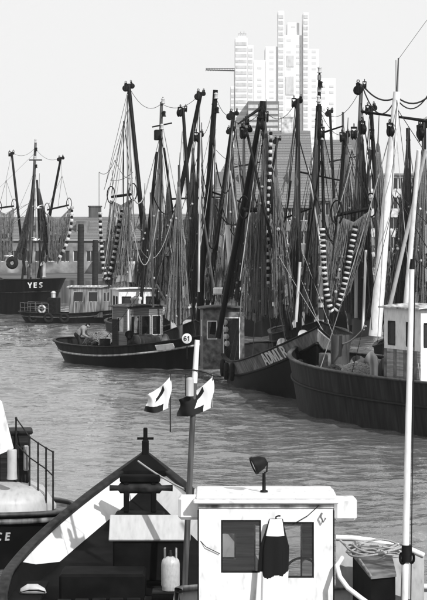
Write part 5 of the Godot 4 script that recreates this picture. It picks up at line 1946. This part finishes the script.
	for q in [[12, 474, 450, 9.5, 38.6, M.lightgrey]]:
		var p := local(b, at(q[0], q[1], q[4]))
		var top := local(b, at(q[0], q[2], q[4]))
		var rr: float = q[3] * 0.5 * q[4] / F
		m = MB.new()
		m.lathe([Vector2(rr * 1.1, -0.1), Vector2(rr, 0.02), Vector2(rr, top.y - p.y), Vector2(rr * 0.9, top.y - p.y + 0.01), Vector2(0.001, top.y - p.y + 0.012)], 18, Transform3D(Basis.IDENTITY, p))
		part("bollard", m, q[5], b)
	# sloping white board: foot of a derrick seen at its edge
	m = MB.new()
	var e0 := local(b, at(-9, 392, 38.9)); var e1 := local(b, at(2, 402, 38.9)); var e2 := local(b, at(13.5, 448, 38.9)); var e3 := local(b, at(-5, 456, 38.9))
	var th := Vector3(0, 0, 0.08)
	m.quad(e3 + th, e0 + th, e1 + th, e2 + th); m.quad(e3 - th, e2 - th, e1 - th, e0 - th)
	m.quad(e1 + th, e1 - th, e2 - th, e2 + th); m.quad(e0 + th, e0 - th, e1 - th, e1 + th); m.quad(e2 + th, e2 - th, e3 - th, e3 + th)
	part("windscreen_board", m, M.white, b)
	m = MB.new()
	var cb := local(b, at(14, 452, 40.0))
	m.box(cb + Vector3(0, -0.1, 0), Vector3(0.62, 1.0, 0.7), 0.05)
	m.box(cb + Vector3(0, 0.42, 0), Vector3(0.74, 0.08, 0.8), 0.03)
	part("companion_hatch", m, M.darkwood, b)
	m = MB.new()
	m.box(local(b, at(26, 458, 39.6)), Vector3(0.1, 0.5, 0.1), 0.02)
	part("vent_pipe", m, M.oldwhite, b)
	# railing
	var posts := [[16, 418, 470], [29.5, 437, 478], [38, 443, 484], [46, 448, 490], [53, 452, 500]]
	var tops := []
	var mids := []
	for q in posts:
		var d: float = 39.6 - (q[0] - 16) * 0.02
		var t := local(b, at(q[0], q[1], d))
		var p := local(b, at(q[0], q[2], d))
		m = MB.new()
		m.tube([p - Vector3(0, 0.25, 0), t], 0.02, 6)
		m.lathe([Vector2(0.001, -0.03), Vector2(0.03, 0), Vector2(0.001, 0.03)], 8, Transform3D(Basis.IDENTITY, t))
		part("stanchion", m, M.iron, b)
		tops.append(t); mids.append(t.lerp(p, 0.5))
	for line in [tops, mids]:
		m = MB.new()
		m.tube(line, 0.013, 6)
		part("guard_rail", m, M.iron, b)

func _ready():
	rng.seed = 7
	fnoise.seed = 5; fnoise.frequency = 0.02
	# camera
	var cam := Camera3D.new()
	cam.name = "camera"
	add_child(cam)
	cam.position = Vector3(0, EYE, 0)
	cam.near = 0.5; cam.far = 6000.0
	cam.projection = Camera3D.PROJECTION_FRUSTUM
	cam.size = 600.0 / F * cam.near
	cam.frustum_offset = Vector2(0, -(300.0 - HOR) / F * cam.near)
	cam.current = true
	# sky and exposure
	var env := Environment.new()
	var sm := ProceduralSkyMaterial.new()
	sm.sky_top_color = Color(0.78, 0.78, 0.78)
	sm.sky_horizon_color = Color(0.81, 0.81, 0.81)
	sm.sky_curve = 0.25
	sm.ground_horizon_color = Color(0.55, 0.55, 0.55)
	sm.ground_bottom_color = Color(0.2, 0.2, 0.2)
	sm.sun_angle_max = 1.0
	var sky := Sky.new()
	sky.sky_material = sm
	env.background_mode = Environment.BG_SKY
	env.sky = sky
	env.tonemap_mode = Environment.TONE_MAPPER_LINEAR
	env.tonemap_exposure = 1.5
	env.fog_enabled = true
	env.fog_light_color = Color(0.95, 0.95, 0.95)
	env.fog_density = 0.00013
	env.sdfgi_enabled = true; env.ssao_enabled = true; env.ssil_enabled = true
	var we := WorldEnvironment.new()
	we.name = "world_environment"
	we.environment = env
	add_child(we)
	# sun: high behind the camera's right shoulder
	var sun := DirectionalLight3D.new()
	sun.name = "sun"
	add_child(sun)
	sun.light_energy = 1.1
	sun.light_color = Color(1.0, 1.0, 1.0)
	sun.light_angular_distance = 0.6
	sun.shadow_enabled = true
	sun.basis = Basis.looking_at(Vector3(-0.45, -0.6, -0.7).normalized())

	make_materials()
	M.loggia = mat(0.5, 0.6)
	M.shedroof = mat(0.24, 0.8)
	M.clear = glass(0.05, 0.04)
	water()
	town()
	fleet()
	nets()
	clutter()
	foreground()
	gull(at(37.5, 208, 170), 2.4, 0.2, 0.16, "white gull with raised wings beside the mast of the boat lettered YES")
	gull(at(36, 240, 169), 0.6, -0.2, 0.1, "white gull flying low before the mast of the boat lettered YES")
	gull(at(9, 256, 168), 0.1, 0.1, 0.2, "white gull gliding over the tyre fender of the black trawler")
